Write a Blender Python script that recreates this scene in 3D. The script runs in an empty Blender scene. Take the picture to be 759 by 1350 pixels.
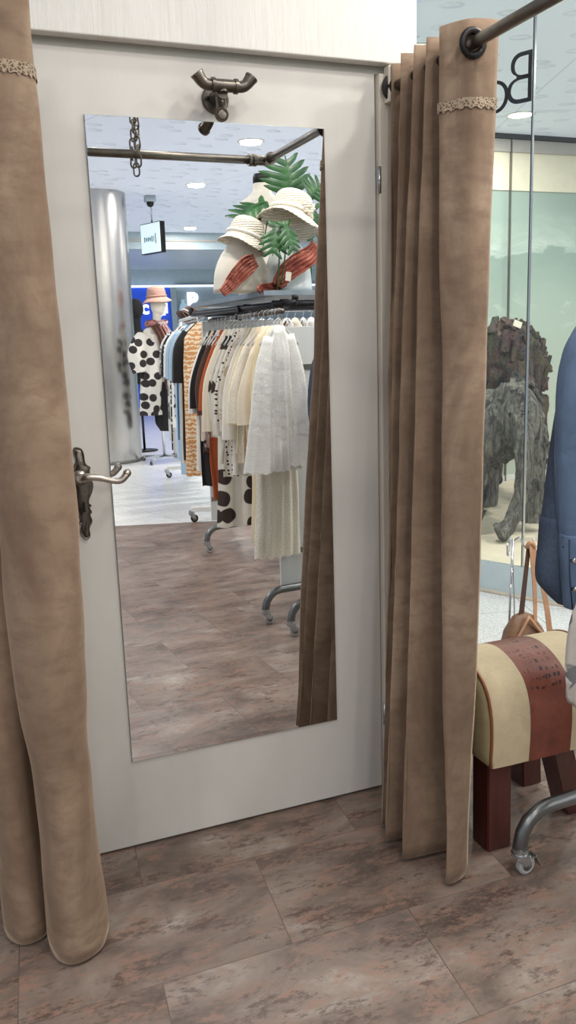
import bpy, bmesh, math, random
from mathutils import Vector, Matrix, noise as mnoise
random.seed(7)
S = bpy.context.scene
COL = S.collection
PI = math.pi
sin, cos = math.sin, math.cos

# ------------------------------------------------------------------ materials
def lin(c):
    return tuple(((v/255)/12.92 if v/255 <= .04045 else ((v/255+.055)/1.055)**2.4) for v in c) + (1,)

class NT:
    """small node-tree writer"""
    def __init__(s, name):
        s.m = bpy.data.materials.new(name); s.m.use_nodes = True
        s.t = s.m.node_tree; s.b = s.t.nodes['Principled BSDF']; s.out = s.t.nodes['Material Output']
    def n(s, typ, ins=None, **kw):
        nd = s.t.nodes.new(typ)
        for k, v in kw.items(): setattr(nd, k, v)
        for k, v in (ins or {}).items():
            if isinstance(v, bpy.types.NodeSocket): s.t.links.new(v, nd.inputs[k])
            else: nd.inputs[k].default_value = v
        return nd
    def L(s, a, b): s.t.links.new(a, b)
    def obj(s, scale=(1, 1, 1), loc=(0, 0, 0), rot=(0, 0, 0)):
        tc = s.n('ShaderNodeTexCoord')
        mp = s.n('ShaderNodeMapping', {'Vector': tc.outputs['Object'], 'Scale': scale, 'Location': loc, 'Rotation': rot})
        return mp.outputs[0]
    def math(s, op, a, b=0.0, c=0.0):
        return s.n('ShaderNodeMath', {0: a, 1: b, 2: c}, operation=op).outputs[0]
    def noise(s, v, scale, detail=4, rough=.6, dist=0):
        return s.n('ShaderNodeTexNoise', {'Vector': v, 'Scale': scale, 'Detail': detail, 'Roughness': rough, 'Distortion': dist}).outputs[0]
    def ramp(s, f, stops):
        r = s.n('ShaderNodeValToRGB', {0: f}); e = r.color_ramp.elements
        while len(e) > 1: e.remove(e[-1])
        e[0].position = stops[0][0]; e[0].color = stops[0][1]
        for p, c in stops[1:]:
            x = e.new(p); x.color = c
        return r.outputs[0]
    def mix(s, f, a, b, mode='MIX'):
        return s.n('ShaderNodeMixRGB', {0: f, 1: a, 2: b}, blend_type=mode).outputs[0]
    def bump(s, h, strength=.3, dist=.01, nrm=None):
        d = {'Height': h, 'Strength': strength, 'Distance': dist}
        if nrm: d['Normal'] = nrm
        o = s.n('ShaderNodeBump', d).outputs[0]; s.L(o, s.b.inputs['Normal']); return o
    def set(s, **k):
        for a, v in k.items():
            i = s.b.inputs[a.replace('_', ' ')]
            if isinstance(v, bpy.types.NodeSocket): s.L(v, i)
            else: i.default_value = v
        return s

def plain(name, c, rough=.6, metal=0, bump=0, bscale=60, var=.08, spec=.5, stretch=(1, 1, 1), **k):
    t = NT(name); v = t.obj(stretch); f = t.noise(v, bscale*.25, 3)
    c0 = lin(c)
    lo = tuple(x*(1-var) for x in c0[:3])+(1,); hi = tuple(min(1, x*(1+var)) for x in c0[:3])+(1,)
    t.set(Base_Color=t.ramp(f, [(.3, lo), (.7, hi)]), Roughness=rough, Metallic=metal)
    t.b.inputs['Specular IOR Level'].default_value = spec
    if bump: t.bump(t.noise(v, bscale, 4), bump, .005)
    for a, val in k.items(): t.b.inputs[a.replace('_', ' ')].default_value = val
    return t.m

def emis(name, c, s):
    t = NT(name); t.set(Base_Color=lin(c), Emission_Color=lin(c), Emission_Strength=s, Roughness=.5); return t.m

M = {}
M['door'] = plain('door_paint', (214, 211, 204), .42, bump=.08, bscale=14, var=.03, stretch=(3, 3, 1))
M['frame'] = plain('frame_paint', (214, 206, 192), .5, bump=.1, bscale=20, var=.04)
def wood_white():
    t = NT('whitewashed_wood'); v = t.obj((1.0, 1, 1))
    w = t.n('ShaderNodeTexWave', {'Vector': v, 'Scale': 7.0, 'Distortion': 9.0, 'Detail': 4.0, 'Detail Scale': .7}, wave_type='BANDS', bands_direction='X')
    v2 = t.obj((14, 14, 1.2)); g = t.noise(v2, 6, 6, .7)
    c = t.ramp(g, [(.3, lin((222, 219, 211))), (.62, lin((232, 230, 224))), (.78, lin((205, 190, 168)))])
    k = t.noise(t.obj((3, 3, .5), (3, 0, 0)), 1.4, 2); k = t.ramp(k, [(.6, (0, 0, 0, 1)), (.72, (1, 1, 1, 1))])
    c = t.mix(t.math('MULTIPLY', k, .35), c, lin((196, 172, 140)))
    t.set(Base_Color=c, Roughness=.55)
    h = t.math('ADD', t.math('MULTIPLY', g, .6), t.math('MULTIPLY', w.outputs[1], .12)); t.bump(h, .35, .006); return t.m
M['wood_white'] = wood_white()
def velvet():
    t = NT('taupe_velvet'); v = t.obj((1, 1, .55))
    a = t.noise(v, 5, 6, .65, .6); b = t.noise(t.obj((1, 1, 2.2)), 16, 5, .6)
    c = t.ramp(a, [(.28, lin((110, 90, 74))), (.48, lin((137, 116, 97))), (.72, lin((165, 144, 122)))])
    c = t.mix(t.ramp(b, [(.45, (0, 0, 0, 1)), (.66, (.6, .6, .6, 1))]), c, lin((122, 99, 84)))
    t.set(Base_Color=c, Roughness=.85, Sheen_Weight=.55, Sheen_Roughness=.35)
    t.b.inputs['Sheen Tint'].default_value = lin((225, 200, 175)); t.b.inputs['Specular IOR Level'].default_value = .2
    w = t.noise(t.obj((.8, .8, 1.3)), 5, 3, .5, .5)
    h = t.math('ADD', t.math('MULTIPLY', w, 1.0), t.math('MULTIPLY', t.noise(v, 220, 2), .03)); t.bump(h, .22, .03); return t.m
M['velvet'] = velvet()
M['lace'] = None
def lace():
    t = NT('crochet_lace'); v = t.obj()
    vo = t.n('ShaderNodeTexVoronoi', {'Vector': v, 'Scale': 150.0}, feature='DISTANCE_TO_EDGE')
    c = t.ramp(vo.outputs[0], [(.05, lin((176, 158, 136))), (.22, lin((112, 92, 74)))])
    t.set(Base_Color=c, Roughness=.9); t.bump(vo.outputs[0], .8, .004); return t.m
M['lace'] = lace()
def floor_mat():
    t = NT('distressed_vinyl_tile'); tc = t.n('ShaderNodeTexCoord'); sp = t.n('ShaderNodeSeparateXYZ', {0: tc.outputs['Object']})
    x, y = sp.outputs[0], sp.outputs[1]
    xs = t.math('SUBTRACT', t.math('SUBTRACT', x, t.math('MULTIPLY', y, .095)), .296)
    ys = t.math('ADD', y, .178)
    v = t.n('ShaderNodeCombineXYZ', {0: xs, 1: ys, 2: 0.0}).outputs[0]
    br = t.n('ShaderNodeTexBrick', {'Vector': v, 'Color1': (0, 0, 0, 1), 'Color2': (1, 1, 1, 1), 'Mortar': (.5, .5, .5, 1), 'Scale': 1.0,
             'Mortar Size': .0012, 'Mortar Smooth': .1, 'Bias': 0.0, 'Brick Width': .61, 'Row Height': .355}, offset=.5, offset_frequency=2)
    rnd = br.outputs[0]
    off = t.n('ShaderNodeCombineXYZ', {0: t.math('MULTIPLY', rnd, 13.0), 1: t.math('MULTIPLY', rnd, 7.0), 2: 0.0}).outputs[0]
    vv = t.n('ShaderNodeVectorMath', {0: v, 1: off}, operation='ADD').outputs[0]
    def mp(s): return t.n('ShaderNodeMapping', {'Vector': vv, 'Scale': s}).outputs[0]
    big = t.noise(mp((1, 1.9, 1)), 3.2, 5, .62, .5)
    mid = t.noise(mp((1, 2.4, 1)), 9, 8, .72, .3)
    fine = t.noise(mp((1, 2.2, 1)), 34, 8, .8, .2)
    base = t.ramp(big, [(.3, lin((82, 70, 63))), (.45, lin((116, 101, 91))), (.58, lin((138, 123, 112))), (.72, lin((166, 156, 146)))])
    rust = t.ramp(t.math('ADD', t.math('MULTIPLY', mid, .6), t.math('MULTIPLY', fine, .4)), [(.505, (0, 0, 0, 1)), (.57, (.75, .75, .75, 1))])
    c = t.mix(rust, base, lin((146, 113, 97)))
    dk = t.ramp(t.math('ADD', t.math('MULTIPLY', t.noise(mp((1, 2.6, 1)), 5.5, 7, .7), .5), t.math('MULTIPLY', fine, .5)), [(.42, (.85, .85, .85, 1)), (.48, (0, 0, 0, 1))])
    c = t.mix(dk, c, lin((86, 66, 58)))
    c = t.mix(t.math('MULTIPLY', t.math('SUBTRACT', rnd, .5), .07), c, (1, 1, 1, 1), 'ADD')
    c = t.mix(t.math('MULTIPLY', br.outputs[1], .7), c, lin((84, 72, 66)))
    t.set(Base_Color=c, Roughness=t.ramp(fine, [(.3, (.3, .3, .3, 1)), (.7, (.46, .46, .46, 1))]))
    t.b.inputs['Specular IOR Level'].default_value = .45
    t.bump(t.math('SUBTRACT', fine, t.math('MULTIPLY', br.outputs[1], 1.5)), .12, .003); return t.m
M['floor'] = floor_mat()
def mall_floor():
    t = NT('pale_terrazzo'); v = t.obj((1, 1, 1), (0, 0, 0), (0, 0, .29))
    br = t.n('ShaderNodeTexBrick', {'Vector': v, 'Color1': (0, 0, 0, 1), 'Color2': (1, 1, 1, 1), 'Scale': 1.0, 'Mortar Size': .002, 'Brick Width': .6, 'Row Height': .6}, offset=0.0)
    f = t.noise(v, 160, 2, .5)
    c = t.ramp(f, [(.36, lin((196, 198, 198))), (.5, lin((230, 230, 226))), (.64, lin((240, 240, 236)))])
    c = t.mix(br.outputs[1], c, lin((150, 152, 152)))
    t.set(Base_Color=c, Roughness=.25); return t.m
M['mall_floor'] = mall_floor()
def ceil_mat():
    t = NT('embossed_ceiling'); v = t.obj((1, 1.0, 1), rot=(0, 0, .35))
    mp = t.n('ShaderNodeMapping', {'Vector': v, 'Scale': (2.9, 4.4, 1)}).outputs[0]
    vo = t.n('ShaderNodeTexVoronoi', {'Vector': mp, 'Scale': 1.0, 'Randomness': .95}, voronoi_dimensions='2D')
    d = vo.outputs['Distance']
    h = t.ramp(d, [(0, (0, 0, 0, 1)), (.13, (.45, .45, .45, 1)), (.2, (1, 1, 1, 1))])
    br = t.n('ShaderNodeTexBrick', {'Vector': v, 'Scale': 1.0, 'Mortar Size': .004, 'Brick Width': 2.4, 'Row Height': 2.4}, offset=0.0)
    c = t.mix(br.outputs[1], lin((214, 220, 230)), lin((160, 166, 178)))
    t.set(Base_Color=c, Roughness=.5, Emission_Color=lin((208, 220, 242)), Emission_Strength=.30); t.bump(h, .8, .05); return t.m  # ceiling is no lamp; faint glow added to brighten it and fill the room
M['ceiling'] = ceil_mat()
M['ceiling_plain'] = plain('ceiling_plain', (196, 208, 218), .4, var=.03)
M['gun'] = plain('gunmetal_pipe', (112, 106, 98), .33, .92, bump=.05, bscale=80, var=.15)
M['steelpipe'] = plain('grey_steel_pipe', (118, 120, 120), .32, .9, var=.1)
M['blackpipe'] = plain('black_iron_pipe', (44, 44, 48), .45, .6, var=.15)
M['dark'] = plain('dark_fitting', (34, 31, 30), .4, .5)
M['pewter'] = plain('pewter', (108, 102, 95), .36, .95, bump=.25, bscale=90, var=.2)
M['nickel'] = plain('satin_nickel', (190, 182, 172), .28, .95, var=.06)
M['chrome'] = plain('chrome', (215, 216, 218), .12, 1, var=.02)
M['zinc'] = plain('zinc_plate', (186, 190, 192), .25, .95, var=.05)
M['rubber_grey'] = plain('grey_rubber', (170, 170, 168), .5)
M['rubber'] = plain('black_rubber', (28, 28, 30), .5)
M['white'] = plain('white_paint', (230, 230, 226), .5, var=.03)
M['black'] = plain('black_cloth', (24, 23, 25), .8, bump=.2, bscale=40)
M['plastic'] = plain('clear_grey_plastic', (214, 214, 212), .3)
t = NT('mirror_silver'); t.set(Base_Color=(.93, .94, .95, 1), Metallic=1.0, Roughness=0.0); M['mirror'] = t.m
M['mirror_edge'] = plain('mirror_edge', (150, 158, 156), .2, .6)
def steelcol():
    t = NT('brushed_steel'); f = t.noise(t.obj((40, 40, .6)), 3, 4); g = t.noise(t.obj(), 1.6, 3)
    c = t.ramp(g, [(.3, lin((184, 182, 180))), (.7, lin((206, 202, 196)))])
    t.set(Base_Color=c, Metallic=.95, Roughness=.27); return t.m
M['column'] = steelcol()
def glass(name, tint, refl=.06):
    t = NT(name); g = t.n('ShaderNodeBsdfGlossy', {'Color': (1, 1, 1, 1), 'Roughness': 0.02}); tr = t.n('ShaderNodeBsdfTransparent', {'Color': tint})
    lw = t.n('ShaderNodeFresnel', {'IOR': 1.35}); mx = t.n('ShaderNodeMixShader', {0: t.math('MINIMUM', t.math('ADD', lw.outputs[0], refl), .5), 1: tr.outputs[0], 2: g.outputs[0]})
    t.L(mx.outputs[0], t.out.inputs[0]); return t.m
M['glass'] = glass('shop_glass', (.93, .965, .95, 1), .0)
M['pale_reflection'] = plain('pale_reflection_band', (196, 210, 212), .35, var=.03)
M['sand'] = plain('sand_floor', (222, 208, 186), .8, bump=.3, bscale=30)
def mural():
    t = NT('ocean_mural'); tc = t.n('ShaderNodeTexCoord'); sp = t.n('ShaderNodeSeparateXYZ', {0: tc.outputs['Object']})
    x, z = sp.outputs[0], sp.outputs[2]
    nz = t.noise(t.obj((1, 1, 2.2)), 2.2, 8, .7, 1.4)
    c = t.ramp(t.math('MULTIPLY', z, .38), [(.1, lin((190, 198, 184))), (.55, lin((180, 196, 186))), (.78, lin((166, 186, 176))), (.96, lin((152, 170, 162)))])
    # breaking wave crest
    crest = t.math('ADD', t.math('ADD', 1.9, t.math('MULTIPLY', nz, .3)), t.math('MULTIPLY', .05, t.math('SINE', t.math('MULTIPLY', x, 5.5))))
    d = t.math('SUBTRACT', z, crest)
    foam = t.math('MULTIPLY', t.ramp(d, [(.0, (0, 0, 0, 1)), (.012, (1, 1, 1, 1)), (.06, (.6, .6, .6, 1)), (.3, (0, 0, 0, 1))]), t.ramp(nz, [(.35, (.35, .35, .35, 1)), (.6, (1, 1, 1, 1))]))
    below = t.ramp(t.math('MULTIPLY', d, -1.0), [(0, (0, 0, 0, 1)), (.01, (1, 1, 1, 1)), (.4, (0, 0, 0, 1))])
    c = t.mix(t.math('MULTIPLY', below, .6), c, lin((138, 160, 152)))
    c = t.mix(t.math('MULTIPLY', foam, .75), c, lin((214, 226, 220)))
    sw = t.math('MULTIPLY', t.ramp(nz, [(.52, (0, 0, 0, 1)), (.62, (1, 1, 1, 1))]), t.ramp(t.math('SUBTRACT', 2.0, z), [(.1, (0, 0, 0, 1)), (.4, (1, 1, 1, 1)), (.9, (0, 0, 0, 1))]))
    c = t.mix(t.math('MULTIPLY', sw, .5), c, lin((206, 222, 212)))
    t.set(Base_Color=c, Roughness=.45); return t.m
M['mural'] = mural()
M['cream_wall'] = plain('cream_frieze', (226, 220, 200), .6, var=.03)
M['grey_frieze'] = plain('grey_frieze', (176, 172, 168), .6, var=.04)
M['dark_line'] = plain('dark_grey_line', (58, 56, 54), .6)  # even dark grey for the wall-top line, glass joint and forehead slats
def scrap():
    t = NT('driftwood_and_scrap'); v = t.obj((1, 1, .45))
    a = t.noise(v, 14, 8, .8, 1.5); vo = t.n('ShaderNodeTexVoronoi', {'Vector': t.obj((1, 1, .5)), 'Scale': 16.0})
    c = t.ramp(a, [(.34, lin((24, 21, 21))), (.44, lin((66, 58, 54))), (.52, lin((124, 108, 94))), (.56, lin((70, 46, 36))), (.62, lin((140, 128, 114))), (.7, lin((214, 204, 190)))])
    c = t.mix(.25, c, vo.outputs['Color'], 'OVERLAY'); t.set(Base_Color=c, Roughness=.5)
    t.bump(t.math('ADD', a, t.math('MULTIPLY', vo.outputs['Distance'], .6)), 1, .06); return t.m
M['scrap'] = scrap()
def drift():
    t = NT('grey_driftwood'); v = t.obj((2.2, 2.2, .4))
    a = t.noise(v, 13, 8, .8, .8)
    c = t.ramp(a, [(.36, lin((40, 38, 37))), (.46, lin((100, 97, 92))), (.56, lin((146, 142, 134))), (.68, lin((196, 190, 178)))])
    t.set(Base_Color=c, Roughness=.7); t.bump(a, 1, .04); return t.m
M['drift'] = drift()
def denim(name, c):
    t = NT(name); v = t.obj(); a = t.noise(v, 7, 5, .6); b = t.noise(t.obj((1, 1, .3)), 260, 2)
    c0 = lin(c)
    c = t.ramp(a, [(.3, tuple(x*.72 for x in c0[:3])+(1,)), (.7, tuple(min(1, x*1.3) for x in c0[:3])+(1,))])
    c = t.mix(t.math('MULTIPLY', b, .3), c, lin((130, 146, 168)))
    t.set(Base_Color=c, Roughness=.85); t.bump(t.math('ADD', t.math('MULTIPLY', b, .06), t.noise(t.obj((1, 1, .7)), 13, 3, .5, .6)), .45, .02); return t.m
M['denim'] = denim('washed_denim', (84, 106, 134)); M['denim_dark'] = denim('dark_denim', (42, 56, 76)); M['stitch'] = plain('stitching', (46, 60, 84), .8)
def dots(name, bg, fg, scale, r, rnd=.6):
    t = NT(name); tc = t.n('ShaderNodeTexCoord'); sp = t.n('ShaderNodeSeparateXYZ', {0: tc.outputs['Object']})
    v = t.n('ShaderNodeCombineXYZ', {0: sp.outputs[0], 1: sp.outputs[2], 2: 0.0}).outputs[0]
    vo = t.n('ShaderNodeTexVoronoi', {'Vector': v, 'Scale': scale, 'Randomness': rnd}, voronoi_dimensions='2D')
    f = t.ramp(vo.outputs['Distance'], [(r, (1, 1, 1, 1)), (r+.03, (0, 0, 0, 1))])
    t.set(Base_Color=t.mix(f, lin(bg), lin(fg)), Roughness=.8); t.bump(t.noise(tc.outputs['Object'], 14, 3), .3, .02); return t.m
def cloth(name, c, var=.06): return plain(name, c, .85, bump=.35, bscale=16, var=var, Sheen_Weight=.15)
def printed(name, bg, cols, scale, thr=.5):
    t = NT(name); v = t.obj((1, 1, 1)); c = lin(bg)
    for i, k in enumerate(cols):
        f = t.ramp(t.noise(t.obj((1, 1, 1), (i*3.1, 0, i*1.7)), scale, 3, .55, .8), [(thr, (0, 0, 0, 1)), (thr+.03, (1, 1, 1, 1))]); c = t.mix(f, c, lin(k))
    t.set(Base_Color=c, Roughness=.8); t.bump(t.noise(v, 14, 3), .3, .02); return t.m
def zigzag(name, a, b):
    t = NT(name); w = t.n('ShaderNodeTexWave', {'Vector': t.obj(), 'Scale': 9.0, 'Distortion': 6.0, 'Detail Scale': 4.0}, bands_direction='Z')
    t.set(Base_Color=t.ramp(w.outputs[1], [(.45, lin(a)), (.55, lin(b))]), Roughness=.8); return t.m
def stripes(name, stops, axis='Z', scale=3.0):
    t = NT(name); tc = t.n('ShaderNodeTexCoord'); sp = t.n('ShaderNodeSeparateXYZ', {0: tc.outputs['Object']})
    f = t.math('FRACT', t.math('MULTIPLY', sp.outputs['XYZ'.index(axis)], scale)); r = t.ramp(f, stops); t.t.nodes[-1].color_ramp.interpolation = 'CONSTANT' if hasattr(t.t.nodes[-1], 'color_ramp') else None
    t.set(Base_Color=r, Roughness=.8); return t.m
M['eyelet'] = dots('white_eyelet', (247, 246, 240), (222, 219, 210), 105, .17, .85)
M['eyelet_cream'] = dots('cream_eyelet', (240, 234, 218), (214, 206, 188), 95, .17, .85)
M['bigdots'] = dots('brown_dots', (228, 222, 208), (58, 44, 38), 8.0, .34, .75)
M['smalldots'] = dots('small_dots', (226, 220, 206), (60, 48, 42), 40, .22)
M['kimono'] = dots('kimono_dots', (224, 220, 210), (46, 40, 38), 8.2, .34, .6)
M['whitecloth'] = cloth('white_cloth', (242, 239, 231)); M['cream'] = cloth('cream_cloth', (240, 228, 206)); M['beige'] = cloth('beige_cloth', (222, 202, 172))
M['ivory'] = cloth('ivory_satin', (236, 222, 186)); M['rust'] = cloth('rust_cloth', (176, 88, 44)); M['brown'] = cloth('brown_cloth', (84, 52, 40))
M['blk'] = cloth('black_knit', (30, 28, 30)); M['ltblue'] = cloth('light_blue_cloth', (168, 194, 214)); M['floral'] = printed('faded_floral', (226, 216, 200), [(196, 176, 152), (206, 186, 168)], 14, .6)
M['zig'] = zigzag('orange_zigzag', (226, 206, 176), (196, 140, 88)); M['bw'] = printed('black_white_print', (222, 222, 222), [(40, 40, 44), (120, 122, 128)], 9, .56)
M['greyprint'] = printed('grey_print', (206, 206, 204), [(96, 94, 94), (150, 146, 142)], 8, .55)
M['rosa'] = printed('pink_print', (176, 120, 116), [(210, 190, 186), (96, 60, 62)], 8, .54)
M['scarf'] = printed('rust_scarf', (158, 84, 68), [(186, 116, 98), (130, 62, 50)], 12, .52)
M['gauze'] = printed('washed_grey_print', (196, 190, 182), [(120, 118, 120), (222, 218, 210)], 10, .55)
M['straw'] = None
def straw(name, c, c2):
    t = NT(name); w = t.n('ShaderNodeTexWave', {'Vector': t.obj(), 'Scale': 28.0, 'Distortion': 2.5, 'Detail Scale': 4.0}, bands_direction='Z')
    t.set(Base_Color=t.ramp(w.outputs[1], [(.2, lin(c2)), (.6, lin(c))]), Roughness=.8); t.bump(w.outputs[1], .6, .008); return t.m
M['straw'] = straw('cream_straw', (250, 243, 228), (222, 210, 186)); M['pinkhat'] = straw('pink_straw', (206, 166, 150), (190, 148, 134))
M['mannequin'] = plain('mannequin_shell', (226, 220, 206), .4, var=.03)
M['mannequin_blue'] = plain('mannequin_grey_shell', (206, 214, 214), .4, var=.03)
def leafm():
    t = NT('monstera_leaf'); f = t.noise(t.obj(), 18, 4); t.set(Base_Color=t.ramp(f, [(.3, lin((24, 62, 34))), (.7, lin((52, 104, 50)))]), Roughness=.35); return t.m
M['leaf'] = leafm(); M['stem'] = plain('plant_stem', (60, 98, 50), .5)
M['board'] = plain('white_board', (206, 208, 208), .5, bump=.15, bscale=18, var=.05, stretch=(4, 1, .6)); M['shelf'] = plain('zinc_shelf', (150, 160, 172), .3, .4, bump=.05)
M['strap_metal'] = plain('flat_steel_strap', (128, 124, 118), .4, .8)
M['canvas'] = plain('cream_canvas', (196, 180, 148), .75, bump=.25, bscale=120, var=.06); M['canvas_end'] = plain('olive_canvas', (164, 150, 114), .8, bump=.25, bscale=120)
def leather(name, c, c2, ink=False):
    t = NT(name); a = t.noise(t.obj(), 9, 6, .7)
    t.set(Base_Color=t.ramp(a, [(.3, lin(c2)), (.7, lin(c))]), Roughness=.42); t.bump(t.noise(t.obj(), 120, 3), .2, .003); return t.m
M['leather'] = leather('chestnut_leather', (136, 72, 50), (94, 46, 38)); M['ink'] = plain('faded_ink', (50, 26, 22), .6); M['piping'] = plain('brown_piping', (128, 72, 38), .5)
M['legwood'] = plain('dark_mahogany', (76, 36, 30), .35, bump=.1, bscale=40, var=.3, stretch=(5, 5, .8))
M['bagm'] = leather('tan_bronze_leather', (146, 112, 84), (96, 66, 48)); M['bag_strap'] = leather('tan_strap', (204, 160, 124), (170, 124, 92)); M['bag_side'] = plain('bag_dark_side', (78, 52, 42), .5)
M['blue_wall'] = emis('blue_lightbox', (34, 78, 200), .55); M['lit_white'] = emis('lit_white', (236, 244, 255), 1.6)
M['shop_grey'] = plain('shopfront_grey', (156, 172, 182), .4, var=.04); M['shop_wall'] = plain('pale_teal_wall', (176, 194, 200), .4, var=.04)
M['shop_light'] = emis('lit_shelf_back', (178, 206, 216), .45)
M['screen'] = emis('sign_screen', (214, 232, 236), .8); M['mark'] = plain('sign_marks', (110, 150, 158), .5)
M['text_black'] = plain('black_vinyl_letter', (24, 25, 28), .5)
M['lamp_glow'] = emis('lamp_diffuser', (255, 250, 240), 12)
M['tag'] = plain('paper_tag', (236, 228, 214), .7)
M['hide'] = plain('wall_side_paint', (206, 206, 196), .6, var=.04)

# ------------------------------------------------------------------ geometry helpers
def tag(o, label=None, cat=None, group=None, kind=None):
    if label: o['label'] = label
    if cat: o['category'] = cat
    if group: o['group'] = group
    if kind: o['kind'] = kind
    return o
def empty(name, loc=(0, 0, 0), label=None, cat=None, group=None, kind=None, rz=0):
    o = bpy.data.objects.new(name, None); o.empty_display_size = .1; COL.objects.link(o); o.location = loc; o.rotation_euler = (0, 0, rz)
    return tag(o, label, cat, group, kind)
def link(name, bm, mat, parent=None, smooth=True, origin=None, local=False, angle=None):
    """bmesh in world coordinates (or parent-local when local) -> object"""
    if parent is not None and not local:
        pl = Vector((0, 0, 0)); p = parent
        while p is not None: pl += p.location; p = p.parent
        bmesh.ops.translate(bm, verts=bm.verts, vec=-pl)
    elif origin is not None:
        bmesh.ops.translate(bm, verts=bm.verts, vec=-Vector(origin))
    bmesh.ops.recalc_face_normals(bm, faces=bm.faces)
    me = bpy.data.meshes.new(name); bm.to_mesh(me); bm.free()
    for p in me.polygons: p.use_smooth = smooth
    o = bpy.data.objects.new(name, me); COL.objects.link(o)
    for m in (mat if isinstance(mat, (list, tuple)) else [mat]): me.materials.append(m)
    if parent is not None: o.parent = parent
    elif origin is not None: o.location = origin
    if smooth and angle is not None:
        me.shade_smooth() if False else None
        for e in me.edges: pass
        try: me.set_sharp_from_angle(angle=math.radians(angle))
        except Exception: pass
    return o
def B(): return bmesh.new()
def box(bm, c, s, rot=None, bev=0.0):
    g = bmesh.ops.create_cube(bm, size=1); vs = g['verts']
    for v in vs: v.co = Vector((v.co.x*s[0], v.co.y*s[1], v.co.z*s[2]))
    if bev:
        es = list({e for v in vs for e in v.link_edges}); r = bmesh.ops.bevel(bm, geom=es, offset=bev, segments=2, affect='EDGES', profile=.5)
        vs = list({v for v in r['verts']} | {v for f in r['faces'] for v in f.verts} | {v for v in vs if v.is_valid})
    mtx = (rot.to_4x4() if rot else Matrix.Identity(4)); mtx = Matrix.Translation(Vector(c)) @ mtx
    bmesh.ops.transform(bm, matrix=mtx, verts=vs); return vs
def hexa(bm, lo, hi):
    """box from 4 bottom points and 4 top points"""
    a = [bm.verts.new(p) for p in lo]; b = [bm.verts.new(p) for p in hi]
    bm.faces.new(a[::-1]); bm.faces.new(b)
    for i in range(4): bm.faces.new((a[i], a[(i+1) % 4], b[(i+1) % 4], b[i]))
def loft(bm, rings, closed=True, cap0=True, cap1=True):
    R = [[bm.verts.new(p) for p in r] for r in rings]; n = len(R[0])
    for a, b in zip(R, R[1:]):
        for i in range(n if closed else n-1):
            j = (i+1) % n
            try: bm.faces.new((a[i], a[j], b[j], b[i]))
            except ValueError: pass
    if closed and cap0: bm.faces.new(R[0][::-1])
    if closed and cap1: bm.faces.new(R[-1])
    return R
def cr(pts, n=8, closed=False):
    P = [Vector(p) for p in pts]; out = []
    m = len(P)
    for i in range(m if closed else m-1):
        p0 = P[(i-1) % m] if closed or i else P[0]*2-P[1]; p1 = P[i]; p2 = P[(i+1) % m]; p3 = P[(i+2) % m] if closed or i+2 < m else P[-1]*2-P[-2]
        for k in range(n):
            t = k/n; out.append(.5*((2*p1)+(-p0+p2)*t+(2*p0-5*p1+4*p2-p3)*t*t+(-p0+3*p1-3*p2+p3)*t**3))
    if not closed: out.append(P[-1])
    return out
def tube(bm, pts, r, seg=12, smooth=0, closed=False, caps=True):
    P = cr(pts, smooth, closed) if smooth else [Vector(p) for p in pts]
    if not hasattr(r, '__len__'): rr = [r]*len(P)
    else:
        rr = [r[0]+(r[-1]-r[0])*i/(len(P)-1) for i in range(len(P))] if len(r) == 2 else [r[min(len(r)-2, int(i/(len(P)-1)*(len(r)-1)))]*(1-((i/(len(P)-1)*(len(r)-1)) % 1 if i < len(P)-1 else 1))+r[min(len(r)-1, int(i/(len(P)-1)*(len(r)-1))+1)]*((i/(len(P)-1)*(len(r)-1)) % 1 if i < len(P)-1 else 1) for i in range(len(P))]
    rings = []; up = None
    for i, p in enumerate(P):
        a = P[i-1] if i or closed else P[i]; b = P[(i+1) % len(P)] if i < len(P)-1 or closed else P[i]
        d = (b-a).normalized()
        if up is None: up = Vector((0, 0, 1)) if abs(d.z) < .9 else Vector((1, 0, 0))
        u = (up-d*up.dot(d)).normalized(); up = u; w = d.cross(u)
        rings.append([p+(u*cos(2*PI*k/seg)+w*sin(2*PI*k/seg))*rr[i] for k in range(seg)])
    if closed:
        rings.append(rings[0]); loft(bm, rings, True, False, False); bmesh.ops.remove_doubles(bm, verts=bm.verts, dist=1e-6)
    else: loft(bm, rings, True, caps, caps)
def lathe(bm, c, prof, seg=32, axis='Z', sx=1, sy=1, cap=True):
    c = Vector(c); rings = []
    for r, h in prof:
        ring = []
        for k in range(seg):
            a = 2*PI*k/seg; u, w = r*cos(a)*sx, r*sin(a)*sy
            ring.append(c+(Vector((u, w, h)) if axis == 'Z' else Vector((u, h, w)) if axis == 'Y' else Vector((h, u, w))))
        rings.append(ring)
    loft(bm, rings, True, cap, cap)
def prism(bm, poly, a, b, axis='Y'):
    """2D polygon extruded between a and b along an axis"""
    f = {'Y': lambda p, h: (p[0], h, p[1]), 'Z': lambda p, h: (p[0], p[1], h), 'X': lambda p, h: (h, p[0], p[1])}[axis]
    v0 = [bm.verts.new(f(p, a)) for p in poly]; v1 = [bm.verts.new(f(p, b)) for p in poly]
    bm.faces.new(v0); bm.faces.new(v1[::-1])
    for i in range(len(poly)):
        j = (i+1) % len(poly); bm.faces.new((v0[i], v1[i], v1[j], v0[j]))
def transform(bm, m): bmesh.ops.transform(bm, matrix=m, verts=bm.verts)
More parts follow.
